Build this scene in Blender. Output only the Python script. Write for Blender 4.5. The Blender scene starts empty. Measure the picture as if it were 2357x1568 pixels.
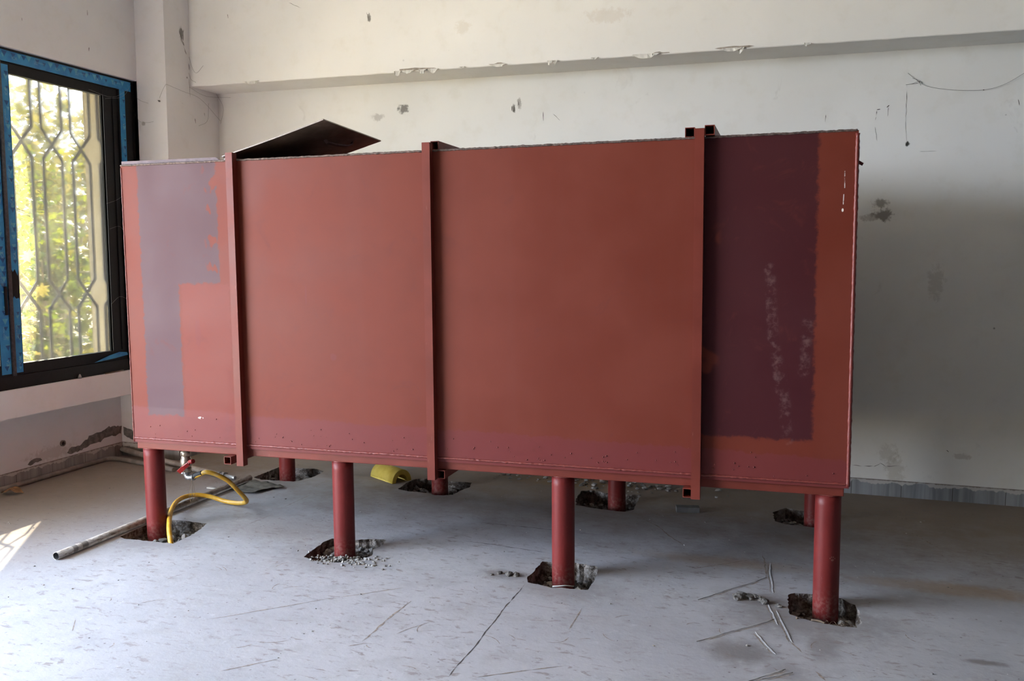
import bpy, bmesh, math, random
from mathutils import Vector, Matrix, noise as mnoise
from mathutils.geometry import delaunay_2d_cdt
random.seed(7)
S = bpy.context.scene
COL = S.collection

# ------------------------------------------------------------------ helpers
def obj(name, bm, mats, parent=None, smooth=False):
    me = bpy.data.meshes.new(name)
    bm.normal_update()
    bm.to_mesh(me); bm.free()
    for m in (mats if isinstance(mats, (list, tuple)) else [mats]):
        me.materials.append(m)
    if smooth:
        for p in me.polygons: p.use_smooth = True
    o = bpy.data.objects.new(name, me)
    COL.objects.link(o)
    if parent: o.parent = parent
    return o

def tag(o, label, cat, group=None, kind=None):
    o['label'] = label; o['category'] = cat
    if group: o['group'] = group
    if kind: o['kind'] = kind
    return o

def struct(o, kind='structure'):
    o['kind'] = kind
    return o

def empty(name, loc=(0, 0, 0), rot=(0, 0, 0)):
    o = bpy.data.objects.new(name, None); COL.objects.link(o)
    o.location = loc; o.rotation_euler = rot; o.empty_display_size = .1
    return o

def box(bm, lo, hi, mi=0, bev=0.0):
    vs = [bm.verts.new((x, y, z)) for z in (lo[2], hi[2]) for y in (lo[1], hi[1]) for x in (lo[0], hi[0])]
    fs = []
    for q in ((0, 2, 3, 1), (4, 5, 7, 6), (0, 1, 5, 4), (1, 3, 7, 5), (3, 2, 6, 7), (2, 0, 4, 6)):
        f = bm.faces.new([vs[i] for i in q]); f.material_index = mi; fs.append(f)
    if bev:
        es = list({e for f in fs for e in f.edges})
        bmesh.ops.bevel(bm, geom=es, offset=bev, segments=2, affect='EDGES', profile=.6)
    return vs

def prism(bm, pts, d, axis=2, mi=0):
    """polygon pts (3d) extruded by vector d"""
    a = [bm.verts.new(p) for p in pts]; b = [bm.verts.new(Vector(p) + Vector(d)) for p in pts]
    f = bm.faces.new(a); f.material_index = mi
    f = bm.faces.new(list(reversed(b))); f.material_index = mi
    n = len(a)
    for i in range(n):
        f = bm.faces.new((a[i], b[i], b[(i + 1) % n], a[(i + 1) % n])); f.material_index = mi
    bmesh.ops.recalc_face_normals(bm, faces=bm.faces[:])

def frames(pts):
    pts = [Vector(p) for p in pts]; n = len(pts); T = []
    for i in range(n):
        t = pts[min(i + 1, n - 1)] - pts[max(i - 1, 0)]
        T.append(t.normalized())
    u = T[0].orthogonal().normalized(); out = []
    for i in range(n):
        u = (u - T[i] * u.dot(T[i])).normalized()
        out.append((pts[i], u.copy(), T[i].cross(u).normalized()))
    return out

def tube(bm, pts, r, seg=12, cap=True, mi=0):
    """r: number or per-point list"""
    fr = frames(pts); rings = []
    for i, (p, u, v) in enumerate(fr):
        ri = r[i] if isinstance(r, (list, tuple)) else r
        rings.append([bm.verts.new(p + (u * math.cos(a) + v * math.sin(a)) * ri) for a in [2 * math.pi * k / seg for k in range(seg)]])
    for a, b in zip(rings, rings[1:]):
        for k in range(seg):
            f = bm.faces.new((a[k], a[(k + 1) % seg], b[(k + 1) % seg], b[k])); f.material_index = mi; f.smooth = True
    if cap:
        f = bm.faces.new(list(reversed(rings[0]))); f.material_index = mi
        f = bm.faces.new(rings[-1]); f.material_index = mi

def pipe(bm, a, b, r, th=.003, seg=24, mi=0, depth=None):
    """open-ended hollow pipe"""
    a, b = Vector(a), Vector(b); fr = frames([a, b])
    R = []
    for (p, u, v), rr in ((fr[0], r), (fr[1], r), (fr[1], r - th), (fr[0], r - th)):
        R.append([bm.verts.new(p + (u * math.cos(t) + v * math.sin(t)) * rr) for t in [2 * math.pi * k / seg for k in range(seg)]])
    for i in range(4):
        A, B = R[i], R[(i + 1) % 4]
        for k in range(seg):
            f = bm.faces.new((A[k], A[(k + 1) % seg], B[(k + 1) % seg], B[k])); f.material_index = mi
            f.smooth = i in (0, 2)

def smoothpath(pts, n=8):
    pts = [Vector(p) for p in pts]
    P = [pts[0] * 2 - pts[1]] + pts + [pts[-1] * 2 - pts[-2]]
    out = []
    for i in range(1, len(P) - 2):
        for k in range(n):
            t = k / n
            a, b, c, d = P[i - 1:i + 3]
            out.append(.5 * ((2 * b) + (c - a) * t + (2 * a - 5 * b + 4 * c - d) * t * t + (3 * b - a - 3 * c + d) * t ** 3))
    out.append(pts[-1])
    return out

def squaretube(bm, a, b, w, th=.004, up=(0, 0, 1), mi=0, h=None):
    """hollow square section between a and b"""
    a, b, up = Vector(a), Vector(b), Vector(up); t = (b - a).normalized()
    s = t.cross(up).normalized(); q = s.cross(t).normalized(); h = h or w
    def ring(p, e):
        return [bm.verts.new(p + s * (x * (w / 2 - e)) + q * (y * (h / 2 - e))) for x, y in ((-1, -1), (1, -1), (1, 1), (-1, 1))]
    R = [ring(a, 0), ring(b, 0), ring(b, th), ring(a, th)]
    for i in range(4):
        A, B = R[i], R[(i + 1) % 4]
        for k in range(4):
            f = bm.faces.new((A[k], A[(k + 1) % 4], B[(k + 1) % 4], B[k])); f.material_index = mi

def rock(bm, c, r, seed, sq=.7, mi=0, sub=2):
    v0 = len(bm.verts)
    res = bmesh.ops.create_icosphere(bm, subdivisions=sub, radius=1)
    sx, sy, sz = (r * random.uniform(.7, 1.25) for _ in range(3))
    rot = Matrix.Rotation(random.uniform(0, 6.28), 3, 'Z')
    for v in res['verts']:
        p = v.co.copy()
        k = 1 + .45 * mnoise.noise(p * 1.3 + Vector((seed * 3.1, seed, 0))) + .2 * mnoise.noise(p * 3.5 + Vector((seed, 0, 7)))
        p = rot @ Vector((p.x * sx * k, p.y * sy * k, p.z * sz * sq * k))
        v.co = p + Vector(c)
    for f in {f for v in res['verts'] for f in v.link_faces}: f.material_index = mi

# ------------------------------------------------------------------ node helper
class NT:
    def __init__(self, name):
        self.m = bpy.data.materials.new(name); self.m.use_nodes = True
        self.t = self.m.node_tree; self.t.nodes.clear()
        self.out = self.t.nodes.new('ShaderNodeOutputMaterial')
        self._geo = None; self._tc = None
    def n(self, ty, **kw):
        nd = self.t.nodes.new(ty)
        for k, v in kw.items(): setattr(nd, k, v)
        return nd
    def l(self, a, b): self.t.links.new(a, b)
    def put(self, sock, v):
        if hasattr(v, 'links') or isinstance(v, bpy.types.NodeSocket): self.l(v, sock)
        else: sock.default_value = v
    @property
    def pos(self):
        if not self._geo: self._geo = self.n('ShaderNodeNewGeometry')
        return self._geo.outputs['Position']
    @property
    def objc(self):
        if not self._tc: self._tc = self.n('ShaderNodeTexCoord')
        return self._tc.outputs['Object']
    def m_(self, op, a, b=0.0, c=0.0, clamp=False):
        nd = self.n('ShaderNodeMath', operation=op, use_clamp=clamp)
        self.put(nd.inputs[0], a); self.put(nd.inputs[1], b); self.put(nd.inputs[2], c)
        return nd.outputs[0]
    def v_(self, op, a, b=(0, 0, 0), out=0, scale=None):
        nd = self.n('ShaderNodeVectorMath', operation=op)
        self.put(nd.inputs[0], a)
        if op != 'LENGTH' and op != 'SCALE': self.put(nd.inputs[1], b)
        if scale is not None: self.put(nd.inputs['Scale'], scale)
        return nd.outputs['Value'] if op in ('LENGTH', 'DOT_PRODUCT', 'DISTANCE') else nd.outputs[0]
    def noise(self, vec, scale, detail=4, rough=.55, dist=0, sc3=None):
        if sc3: vec = self.v_('MULTIPLY', vec, sc3)
        nd = self.n('ShaderNodeTexNoise')
        self.l(vec, nd.inputs['Vector'])
        nd.inputs['Scale'].default_value = scale; nd.inputs['Detail'].default_value = detail
        nd.inputs['Roughness'].default_value = rough; nd.inputs['Distortion'].default_value = dist
        return nd.outputs['Fac']
    def voro(self, vec, scale, feature='F1'):
        nd = self.n('ShaderNodeTexVoronoi', feature=feature); self.l(vec, nd.inputs['Vector'])
        nd.inputs['Scale'].default_value = scale
        return nd.outputs['Distance']
    def ss(self, x, a, b, lo=0.0, hi=1.0):
        nd = self.n('ShaderNodeMapRange', interpolation_type='SMOOTHSTEP')
        self.put(nd.inputs[0], x); nd.inputs[1].default_value = a; nd.inputs[2].default_value = b
        nd.inputs[3].default_value = lo; nd.inputs[4].default_value = hi
        return nd.outputs[0]
    def mix(self, f, a, b):
        nd = self.n('ShaderNodeMix', data_type='RGBA')
        self.put(nd.inputs['Factor'], f)
        for s, v in ((6, a), (7, b)):
            if isinstance(v, (tuple, list)) and len(v) == 3: v = (*v, 1)
            self.put(nd.inputs[s], v)
        return nd.outputs[2]
    def sep(self, v):
        nd = self.n('ShaderNodeSeparateXYZ'); self.l(v, nd.inputs[0]); return nd.outputs
    def comb(self, x, y, z):
        nd = self.n('ShaderNodeCombineXYZ')
        for i, q in enumerate((x, y, z)): self.put(nd.inputs[i], q)
        return nd.outputs[0]
    def mx(self, *a):
        r = a[0]
        for b in a[1:]: r = self.m_('MAXIMUM', r, b)
        return r
    def mul(self, *a):
        r = a[0]
        for b in a[1:]: r = self.m_('MULTIPLY', r, b)
        return r
    def seg(self, P, a, b, w):
        """mask of a stroke from a to b (3d), soft width w"""
        a, b = Vector(a), Vector(b); ba = b - a
        pa = self.v_('SUBTRACT', P, tuple(a))
        h = self.m_('DIVIDE', self.v_('DOT_PRODUCT', pa, tuple(ba)), max(ba.length_squared, 1e-6), clamp=True)
        q = self.v_('SUBTRACT', pa, self.v_('SCALE', tuple(ba), scale=h))
        return self.ss(self.v_('LENGTH', q), w * .45, w, 1, 0)
    def ell(self, P, c, r, nz=None, amt=.6, soft=.35):
        """soft elliptical mask; r per-axis radii"""
        q = self.v_('DIVIDE', self.v_('SUBTRACT', P, tuple(c)), tuple(r))
        d = self.v_('LENGTH', q)
        if nz is not None: d = self.m_('ADD', d, self.m_('MULTIPLY', self.m_('SUBTRACT', nz, .5), amt * 2))
        return self.ss(d, 1 - soft, 1 + soft * .3, 1, 0)
    def bump(self, h, strength=.3, dist=.01, normal=None):
        nd = self.n('ShaderNodeBump'); nd.inputs['Strength'].default_value = strength; nd.inputs['Distance'].default_value = dist
        self.l(h, nd.inputs['Height'])
        if normal is not None: self.l(normal, nd.inputs['Normal'])
        return nd.outputs[0]
    def bsdf(self, color, rough=.6, metal=0.0, normal=None, spec=.5):
        nd = self.n('ShaderNodeBsdfPrincipled')
        if isinstance(color, (tuple, list)) and len(color) == 3: color = (*color, 1)
        self.put(nd.inputs['Base Color'], color); self.put(nd.inputs['Roughness'], rough); self.put(nd.inputs['Metallic'], metal)
        self.put(nd.inputs['Specular IOR Level'], spec)
        if normal is not None: self.l(normal, nd.inputs['Normal'])
        return nd.outputs[0]
    def done(self, sh):
        self.l(sh, self.out.inputs['Surface']); return self.m

def simple(name, col, rough=.6, metal=0.0, var=.12, scale=30, bump=.15, spec=.5):
    k = NT(name); n1 = k.noise(k.objc, scale, 5)
    c = k.mix(k.ss(n1, .35, .7), tuple(x * (1 - var) for x in col), tuple(min(1, x * (1 + var)) for x in col))
    return k.done(k.bsdf(c, rough, metal, k.bump(n1, bump, .002), spec))

# ------------------------------------------------------------------ materials
def mat_wall(name, tint=(.80, .785, .77), marks=(), dirt=1.0):
    k = NT(name); P = k.pos
    big = k.noise(P, 1.3, 2); mid = k.noise(P, 7, 4, .62); sm = k.noise(P, 3.2, 4, .7, 1.2)
    c = k.mix(k.ss(big, .3, .7), tuple(x * .94 for x in tint), tint)
    c = k.mix(k.mul(k.ss(mid, .5, .75), .35), c, (tint[0] * .86, tint[1] * .84, tint[2] * .79))
    # scuffs: long faint smudges and small dark specks
    c = k.mix(k.mul(k.ss(sm, .64, .8), .3 * dirt), c, (.36, .33, .29))
    sp = k.mul(k.ss(k.m_('ADD', k.voro(P, 7), k.m_('MULTIPLY', mid, .08)), .05, .10, 1, 0), k.ss(big, .48, .6))
    c = k.mix(k.mul(sp, .75 * dirt), c, (.09, .08, .07))
    nz = k.noise(P, 34, 3, .7) if len(marks) else mid
    for (cc, rr, col, op) in marks:
        c = k.mix(k.mul(k.ell(P, cc, rr, nz, 1.1, .5), op), c, col)
    return k.done(k.bsdf(c, .75, 0, k.bump(mid, .2, .01), .3))

Yw = 6.05
def bw(x, z): return (x, Yw, z)
marks_back = [
    (bw(.503, 1.89), (.05, .2, .03), (.2, .18, .15), .75), (bw(.524, 1.816), (.065, .2, .04), (.16, .14, .12), .8),
    (bw(.46, 1.80), (.07, .2, .025), (.32, .29, .25), .5), (bw(.851, 1.393), (.05, .2, .11), (.36, .33, .29), .3),
    (bw(-2.798, 2.641), (.05, .2, .035), (.16, .15, .14), .85), (bw(-1.94, 2.6), (.012, .2, .03), (.08, .07, .06), .9),
    (bw(-1.9, 2.628), (.02, .2, .04), (.3, .28, .24), .7), (bw(.647, 2.252), (.014, .2, .018), (.05, .05, .04), 1),
    (bw(.66, .17), (.06, .2, .12), (.42, .38, .3), .35), (bw(-3.013, 2.588), (.05, .2, .03), (.3, .28, .25), .45),
    (bw(1.05, .29), (.05, .2, .02), (.35, .3, .25), .4), (bw(.62, .28), (.06, .2, .07), (.45, .42, .36), .35)]
strokes_back = [(bw(.40, .184), bw(.53, .19), .006), (bw(.53, .19), bw(.569, .216), .006), (bw(.569, .216), bw(.61, .192), .006), (bw(.61, .192), bw(.69, .203), .005),
    (bw(.463, 2.47), bw(.462, 2.41), .009), (bw(.463, 2.47), bw(.485, 2.475), .007), (bw(.52, 2.485), bw(.535, 2.5), .011), (bw(.53, 2.49), bw(.527, 2.43), .006),
    (bw(.159, 2.46), bw(.158, 2.41), .005), (bw(.46, 2.37), bw(.47, 2.28), .004), (bw(.625, 2.62), bw(.645, 2.26), .0035), (bw(.72, 2.206), bw(.82, 2.205), .0035),
    (bw(.625, 2.62), bw(.7, 2.625), .0035), (bw(-1.724, 2.57), bw(-1.72, 2.5), .006), (bw(-1.65, 2.55), bw(-1.6, 2.5), .006), (bw(-1.955, 2.62), bw(-1.955, 2.58), .01),
    (bw(-1.905, 2.65), bw(-1.9, 2.62), .009), (bw(.96, .33), bw(.975, .318), .006), (bw(1.25, 2.5), bw(1.26, 2.46), .008)]
M_wback = mat_wall('back_wall_plaster', (.87, .87, .835), marks_back, 1.0)
Xl = -4.947
def lw(y, z): return (Xl, y, z)
def rough_stain(name):
    # left wall: plaster with grey cement repairs low down
    k_marks = [(lw(4.75, .16), (.4, .2, .05), (.5, .47, .44), .5)]
    return k_marks
M_wleft = mat_wall('left_wall_plaster', (.855, .865, .88), rough_stain('l'), .7)
strokes_left = [((-4.679, 4.982, 3.23), (-4.679, 4.985, 3.19), .008), ((-4.679, 4.991, 2.98), (-4.679, 4.991, 2.95), .01), ((-4.679, 4.44, 3.04), (-4.679, 4.44, 3.02), .006)]
def cs(y, z): return (-4.42, y, z)
M_column = mat_wall('column_plaster', (.88, .875, .88), [(cs(5.63, 3.2), (.3, .022, .05), (.13, .12, .11), .8), ((-4.634, 5.44, 2.524), (.02, .3, .015), (.3, .28, .26), .7),
     ((-4.752, 5.44, 2.529), (.02, .3, .015), (.3, .28, .26), .7)], 1.0)
strokes_column = [(cs(5.6, 3.22), cs(5.66, 3.12), .012), (cs(5.66, 3.24), cs(5.65, 3.15), .011), (cs(5.7, 3.0), cs(5.71, 2.95), .012), (cs(5.62, 3.17), cs(5.68, 3.06), .007),
     (cs(5.87, 2.66), cs(5.88, 2.63), .008), (cs(5.75, 2.6), cs(5.76, 2.56), .009), (cs(5.7, 2.89), cs(5.71, 2.75), .006)]
def bm_(x, z): return (x, 5.718, z)
M_beam = mat_wall('beam_plaster', (.88, .88, .85), [(bm_(-2.906, 3.22), (.015, .3, .03), (.1, .09, .08), .8), (bm_(-1.2, 3.1), (.15, .3, .05), (.6, .52, .42), .25), (bm_(-2.2, 3.1), (.06, .3, .05), (.6, .54, .42), .25)], .6)
strokes_beam = [(bm_(-2.93, 3.26), bm_(-2.9, 3.19), .006), (bm_(-4.07, 3.34), bm_(-4.06, 3.31), .007), (bm_(-3.55, 3.38), bm_(-3.45, 3.33), .005)]
M_plain = simple('plain_plaster', (.2, .2, .2), .85, 0, .1, 2)
M_soffit = simple('ceiling_paint', (.62, .61, .60), .8, 0, .05, 2)

SEGS = [((-1.168,2.84),(-1.173,3.841),0),((-2.357,3.009),(-1.96,3.397),1),((-1.936,3.415),(-1.689,3.623),1),((-2.0,2.647),(-1.844,2.805),1),((-1.618,3.04),(-1.601,3.485),2),((-1.084,2.893),(-0.784,3.094),1),((-1.647,2.983),(-1.59,3.029),1),
((-1.735,4.68),(-0.967,4.671),0),((-1.674,4.342),(-1.172,4.296),0),((-1.74,5.117),(-0.926,5.015),1),((-0.809,5.066),(-0.517,4.636),2),((-1.729,5.108),(-1.711,5.374),1),
((-0.368,3.898),(-0.084,4.286),3),((-0.459,4.273),(-0.116,4.567),1),((-0.328,3.459),(-0.035,3.788),3),((-0.268,4.893),(-0.01,5.056),1),((-0.112,4.616),(-0.078,4.271),2),((-0.076,4.497),(-0.044,4.093),3),((-0.064,3.941),(-0.019,3.729),3),((-0.027,3.883),(0.039,3.57),3),
((-0.108,3.627),(-0.024,3.44),3),((-0.114,3.185),(0.017,3.319),3),((-0.066,3.212),(0.042,3.304),3),((0.126,3.343),(0.154,3.273),2),((0.014,3.624),(0.078,3.486),2),((-2.962,4.587),(-2.952,4.91),1),((-2.964,4.221),(-2.948,4.421),1),((0.67,5.273),(0.78,5.021),2),((0.84,5.288),(0.945,5.534),1),((-0.847,3.409),(-0.847,3.646),1)]

def mat_floor():
    k = NT('floor_concrete'); P = k.pos; xyz = k.sep(P)
    big = k.noise(P, .9, 2); mid = k.noise(P, 5, 5, .64); nz = k.noise(P, 19, 4, .65)
    c = k.mix(k.ss(big, .3, .7), (.345, .348, .37), (.42, .423, .445))
    c = k.mix(k.mul(k.ss(mid, .46, .7), .5), c, (.30, .29, .295))
    c = k.mix(k.mul(k.ss(nz, .6, .75), .4), c, (.53, .535, .555))
    # brown dust swept against the walls and lying beneath the tank
    yy = k.m_('ADD', xyz[1], k.m_('MULTIPLY', k.m_('SUBTRACT', mid, .5), 1.2))
    dust = k.mul(k.ss(yy, 4.2, 5.6), .9)
    dl = k.ss(k.m_('ADD', xyz[0], k.m_('MULTIPLY', k.m_('SUBTRACT', mid, .5), 1.0)), -4.6, -3.2, 1, 0)
    dust = k.mx(dust, k.mul(dl, .85))
    dust = k.mx(dust, k.mul(k.ell(P, (-2.75, 4.25, 0), (.55, .3, 1), nz, .5, .7), .4))
    dust = k.mx(dust, k.mul(k.ell(P, (1.0, 5.3, 0), (.9, .7, 1), nz, .5, .8), .75))
    c = k.mix(dust, c, (.24, .19, .145))
    # yellow-brown streaks; the two nearer ones paint in the tank's shadow bands
    st = k.mx(k.mul(k.ell(P, (.75, 4.4, 0), (.55, .10, 1), nz, .5, .6), .6), k.mul(k.ell(P, (-.3, 4.45, 0), (.5, .09, 1), nz, .5, .7), .5), k.mul(k.ell(P, (-1.4, 5.75, 0), (.5, .2, 1), nz, .5, .7), .8))
    c = k.mix(st, c, (.30, .20, .10))
    # grime around the broken pits and scattered dark scuffs
    gr = [k.mul(k.ell(P, (x, y, 0), (rx, ry, 1), nz, .55, .7), o) for x, y, rx, ry, o in
          [(.1, 3.85, .42, .26, .62), (-.1, 3.98, .2, .1, .85), (-1.0, 3.86, .3, .2, .5), (-1.3, 3.93, .16, .07, .8), (-2.2, 3.9, .36, .26, .45), (-3.3, 3.82, .3, .2, .4),
           (-.16, 3.42, .16, .13, .75), (.75, 3.62, .09, .03, .9), (.4, 4.5, .3, .4, .4), (-3.25, 5.1, .4, .2, .3), (-1.6, 5.1, .9, .2, .3), (.1, 5.1, .4, .25, .5), (.16, 3.6, .08, .2, .6), (0.02, 3.3, .1, .1, .45)]]
    c = k.mix(k.mx(*gr), c, (.17, .155, .15))
    sc = k.noise(P, 13, 4, .72, .6, (1.0, 2.4, 1))
    c = k.mix(k.mul(k.ss(sc, .55, .66), k.ss(big, .28, .55), .8), c, (.22, .19, .18))
    sp = k.voro(P, 17)
    c = k.mix(k.mul(k.ss(k.m_('ADD', sp, k.m_('MULTIPLY', nz, .12)), .10, .17, 1, 0), k.ss(mid, .42, .55), .8), c, (.12, .1, .09))
    rg = k.m_('ADD', k.ss(mid, .3, .7, .46, .64), k.m_('MULTIPLY', dust, .25))
    return k.done(k.bsdf(c, rg, 0, k.bump(nz, .3, .006), .45))
M_floor = mat_floor()

def mat_soil():
    k = NT('broken_concrete_soil'); P = k.pos
    n1 = k.noise(P, 18, 6, .7); n2 = k.noise(P, 70, 4)
    c = k.mix(k.ss(n1, .4, .62), (.10, .08, .065), (.34, .31, .285))
    c = k.mix(k.mul(k.ss(n2, .55, .7), .5), c, (.5, .48, .45))
    return k.done(k.bsdf(c, .95, 0, k.bump(k.m_('ADD', n1, n2), .9, .012), .1))
M_soil = mat_soil()
M_rubble = simple('rubble_grey', (.22, .205, .19), .9, var=.4, scale=14, bump=.5)
M_lump = simple('dark_crumb', (.13, .12, .11), .95, var=.4, scale=30, bump=.5)
M_rubble_pale = simple('rubble_pale', (.34, .33, .31), .9, var=.3, scale=14, bump=.5)

def mat_baseboard(name, base):
    k = NT(name); P = k.pos; xyz = k.sep(P)
    vein = k.noise(k.v_('MULTIPLY', P, (9, 9, .6)), 1.5, 4, .6, .6)
    c = k.mix(k.ss(vein, .35, .65), tuple(x * .75 for x in base), tuple(x * 1.3 for x in base))
    # tile joints every 0.3 m along the run
    run = k.m_('ADD', xyz[0], xyz[1])
    j = k.m_('ABSOLUTE', k.m_('SUBTRACT', k.m_('FRACT', k.m_('DIVIDE', k.m_('SUBTRACT', run, 6.638 - 30), .301)), .5))
    c = k.mix(k.ss(j, .492, .496), c, (.07, .06, .055))
    # white paint slopped over the top edge, with runs
    drip = k.noise(P, 4.5, 4, .75, 0, (1, 1, .02))
    lim = k.m_('SUBTRACT', .1, k.m_('MULTIPLY', k.ss(drip, .35, .75), .05))
    pm = k.ss(k.m_('SUBTRACT', xyz[2], lim), -.004, .004)
    c = k.mix(k.mul(pm, .85), c, (.6, .585, .56))
    n1 = k.noise(P, 30, 5)
    edge = k.m_('ADD', xyz[2], k.m_('MULTIPLY', k.m_('SUBTRACT', n1, .5), .03))
    c = k.mix(k.mul(k.ss(edge, .098, .106), .8), c, (.16, .12, .09))
    return k.done(k.bsdf(c, .45, 0, k.bump(n1, .15, .004), .4))
M_bb_back = mat_baseboard('grey_marble_skirting', (.26, .275, .29))
M_bb_left = mat_baseboard('dusty_skirting', (.27, .26, .25))

RED = (.148, .0275, .0155)
def mat_tank():
    k = NT('red_oxide_primer'); O = k.objc; x = k.sep(O)
    n1 = k.noise(O, 2.2, 3, .6); n2 = k.noise(O, 26, 4, .65); roll = k.noise(O, 1.5, 3, .55, 0, (4, 4, .25)); n3 = n2
    c = k.mix(k.ss(n1, .35, .65), (RED[0] * .93, RED[1] * .92, RED[2] * .9), (RED[0] * 1.04, RED[1] * 1.12, RED[2] * 1.15))
    c = k.mix(k.mul(k.ss(roll, .5, .7), .22), c, (.148, .036, .025))
    jx = k.m_('MULTIPLY', k.m_('SUBTRACT', n2, .5), .05); jx2 = k.m_('MULTIPLY', k.m_('SUBTRACT', n1, .5), .05)
    jz = k.m_('ADD', jx, jx2)
    X = k.m_('ADD', x[0], jx); Z = k.m_('ADD', x[2], jz); front = k.ss(x[1], .02, .03, 1, 0)
    def rect(x0, x1, z0, z1, s=.006, XX=None):
        XX = XX or X
        return k.mul(k.ss(XX, x0 - s, x0 + s), k.ss(XX, x1 - s, x1 + s, 1, 0), k.ss(Z, z0 - s, z0 + s), k.ss(Z, z1 - s, z1 + s, 1, 0))
    patchL = k.mx(rect(.105, .605, .885, 1.56), rect(.108, .345, .155, .95))
    # flecks of red rolled over the patch edge
    fl = k.mul(k.ss(k.noise(O, 16, 1, .5, 0, (1.4, 1, .6)), .58, .61), k.ss(x[0], .50, .56))
    patchL = k.mul(patchL, k.m_('SUBTRACT', 1, fl))
    flR = k.mul(k.ss(n1, .58, .61), k.ss(x[0], 3.17, 3.21, 1, 0))
    patchR = k.mul(rect(3.1, 3.598, .196, 1.56, .009), k.m_('SUBTRACT', 1, k.mul(flR, .8)))
    # pinker, glossier band along the foot of the plates
    band = k.ss(k.m_('SUBTRACT', Z, k.m_('SUBTRACT', .205, k.m_('MULTIPLY', x[0], .022))), -.005, .005, 1, 0)
    bandm = k.mul(band, .85)
    c = k.mix(k.mul(bandm, front), c, (.145, .029, .029))
    red2 = rect(.36, .66, .16, .88)
    c = k.mix(k.mul(red2, .5, front), c, (.165, .032, .025))
    c = k.mix(k.mul(patchL, front, .93), c, (.082, .045, .055))
    c = k.mix(k.mul(patchR, front, .95), c, (.05, .009, .013))
    # smudges, scratches, drips
    rub = k.noise(O, 5, 4, .72, .8)
    c = k.mix(k.mul(k.ss(rub, .58, .74), .45), c, (.12, .026, .02))
    Pw = k.v_('ADD', O, k.v_('SCALE', k.v_('SUBTRACT', k.comb(n2, n2, n1), (.5, .5, .5)), scale=.03))
    spl = [((3.41, 0, .95), (3.43, 0, .65)), ((3.43, 0, .65), (3.5, 0, .2)), ((3.57, 0, .72), (3.56, 0, .5)), ((3.45, 0, .55), (3.49, 0, .33))]
    sm = k.mul(k.mx(*[k.seg(Pw, a, b, .03) for a, b in spl]), k.ss(n2, .45, .7), .16)
    c = k.mix(sm, c, (.42, .3, .28))
    dr = k.mx(k.mul(k.mx(k.seg(O, (3.703, 0, 1.36), (3.704, 0, 1.29), .0022), k.seg(O, (3.701, 0, 1.262), (3.7, 0, 1.222), .0022)), k.ss(n2, .40, .52)), k.ell(O, (3.698, 0, 1.197), (.0045, 1, .008)))
    c = k.mix(k.mul(dr, front), c, (.75, .7, .66))
    wsp = k.mul(k.ell(O, (.45, 0, .155), (.02, 1, .008), n2, .9, .3), k.ss(n3, .5, .55))
    c = k.mix(wsp, c, (.75, .7, .66))
    dk = k.mx(k.mul(k.ell(O, (1.27, 0, .51), (.02, 1, .02), n2, .5), .6), k.mul(k.ell(O, (.455, 0, .62), (.02, 1, .09), n2, .5), .45), k.mul(k.ell(O, (.62, 0, .13), (.015, 1, .08), n2, .5), .55),
              k.mul(k.ell(O, (1.12, 0, .83), (.006, 1, .05), n2, .5), .5), k.mul(k.ell(O, (.23, 0, .06), (.03, 1, .03), n2, .9), .5), k.mul(k.ell(O, (.36, 0, .065), (.03, 1, .03), n2, .9), .5))
    c = k.mix(k.mul(dk, front), c, (.14, .03, .03))
    r = k.ss(n1, .35, .65, .5, .6); r = k.m_('SUBTRACT', r, k.m_('MULTIPLY', bandm, .1))
    r = k.m_('ADD', r, k.m_('MULTIPLY', patchL, .02))
    return k.done(k.bsdf(c, r, 0, k.bump(n2, .08, .003), .22))
M_tank = mat_tank()
def mat_red(name, col=RED, dust=True):
    k = NT(name); O = k.objc; P = k.pos; z = k.sep(P)[2]
    n1 = k.noise(P, 5, 5); n2 = k.noise(P, 60, 4)
    c = k.mix(k.ss(n1, .35, .68), tuple(x * .88 for x in col), tuple(x * 1.1 for x in col))
    sc = k.noise(k.v_('MULTIPLY', P, (3, 3, .5)), 20, 4, .7)
    c = k.mix(k.mul(k.ss(sc, .68, .74), .25), c, (.5, .3, .27))
    if dust:
        d = k.mul(k.ss(k.m_('ADD', z, k.m_('MULTIPLY', n1, .12)), .04, .17, 1, 0), k.ss(n2, .42, .62), .35)
        c = k.mix(d, c, (.24, .14, .12))
    return k.done(k.bsdf(c, k.ss(n1, .3, .7, .42, .52), 0, k.bump(n2, .15, .003), .28))
M_red = mat_red('red_pipe_paint', (.15, .0165, .0145))
M_post = mat_red('red_tube_paint', (.152, .028, .0175), False)
M_weld = simple('bare_weld_metal', (.12, .085, .075), .6, .3, .45, 90, .6)
M_weldred = simple('painted_weld', (.18, .034, .027), .42, 0, .15, 120, .5)
M_hollow_shade = simple('hollow_shade_black', (.012, .01, .01), .8)  # near-black painted in for the shade inside open tube ends
M_galv = simple('scorched_galvanised', (.15, .115, .135), .7, 0, .2, 20, .2)
def mat_lid():
    k = NT('lid_mill_scale'); O = k.objc; n1 = k.noise(O, 5, 6, .7); n2 = k.noise(O, 26, 5, .7)
    c = k.mix(k.ss(n1, .4, .7), (.16, .135, .12), (.32, .265, .23))
    c = k.mix(k.mul(k.ss(n2, .6, .68), k.ss(n1, .48, .58), .8), c, (.2, .085, .045))
    return k.done(k.bsdf(c, .45, .35, k.bump(n2, .25, .004), .5))
M_lid = mat_lid()
M_brass = simple('dull_nickel_brass', (.42, .35, .27), .35, .8, .25, 40, .15)
M_steel = simple('zinc_fitting', (.33, .33, .33), .4, .8, .25, 40, .15)
M_handle = simple('red_lever_vinyl', (.30, .02, .018), .4)
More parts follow.
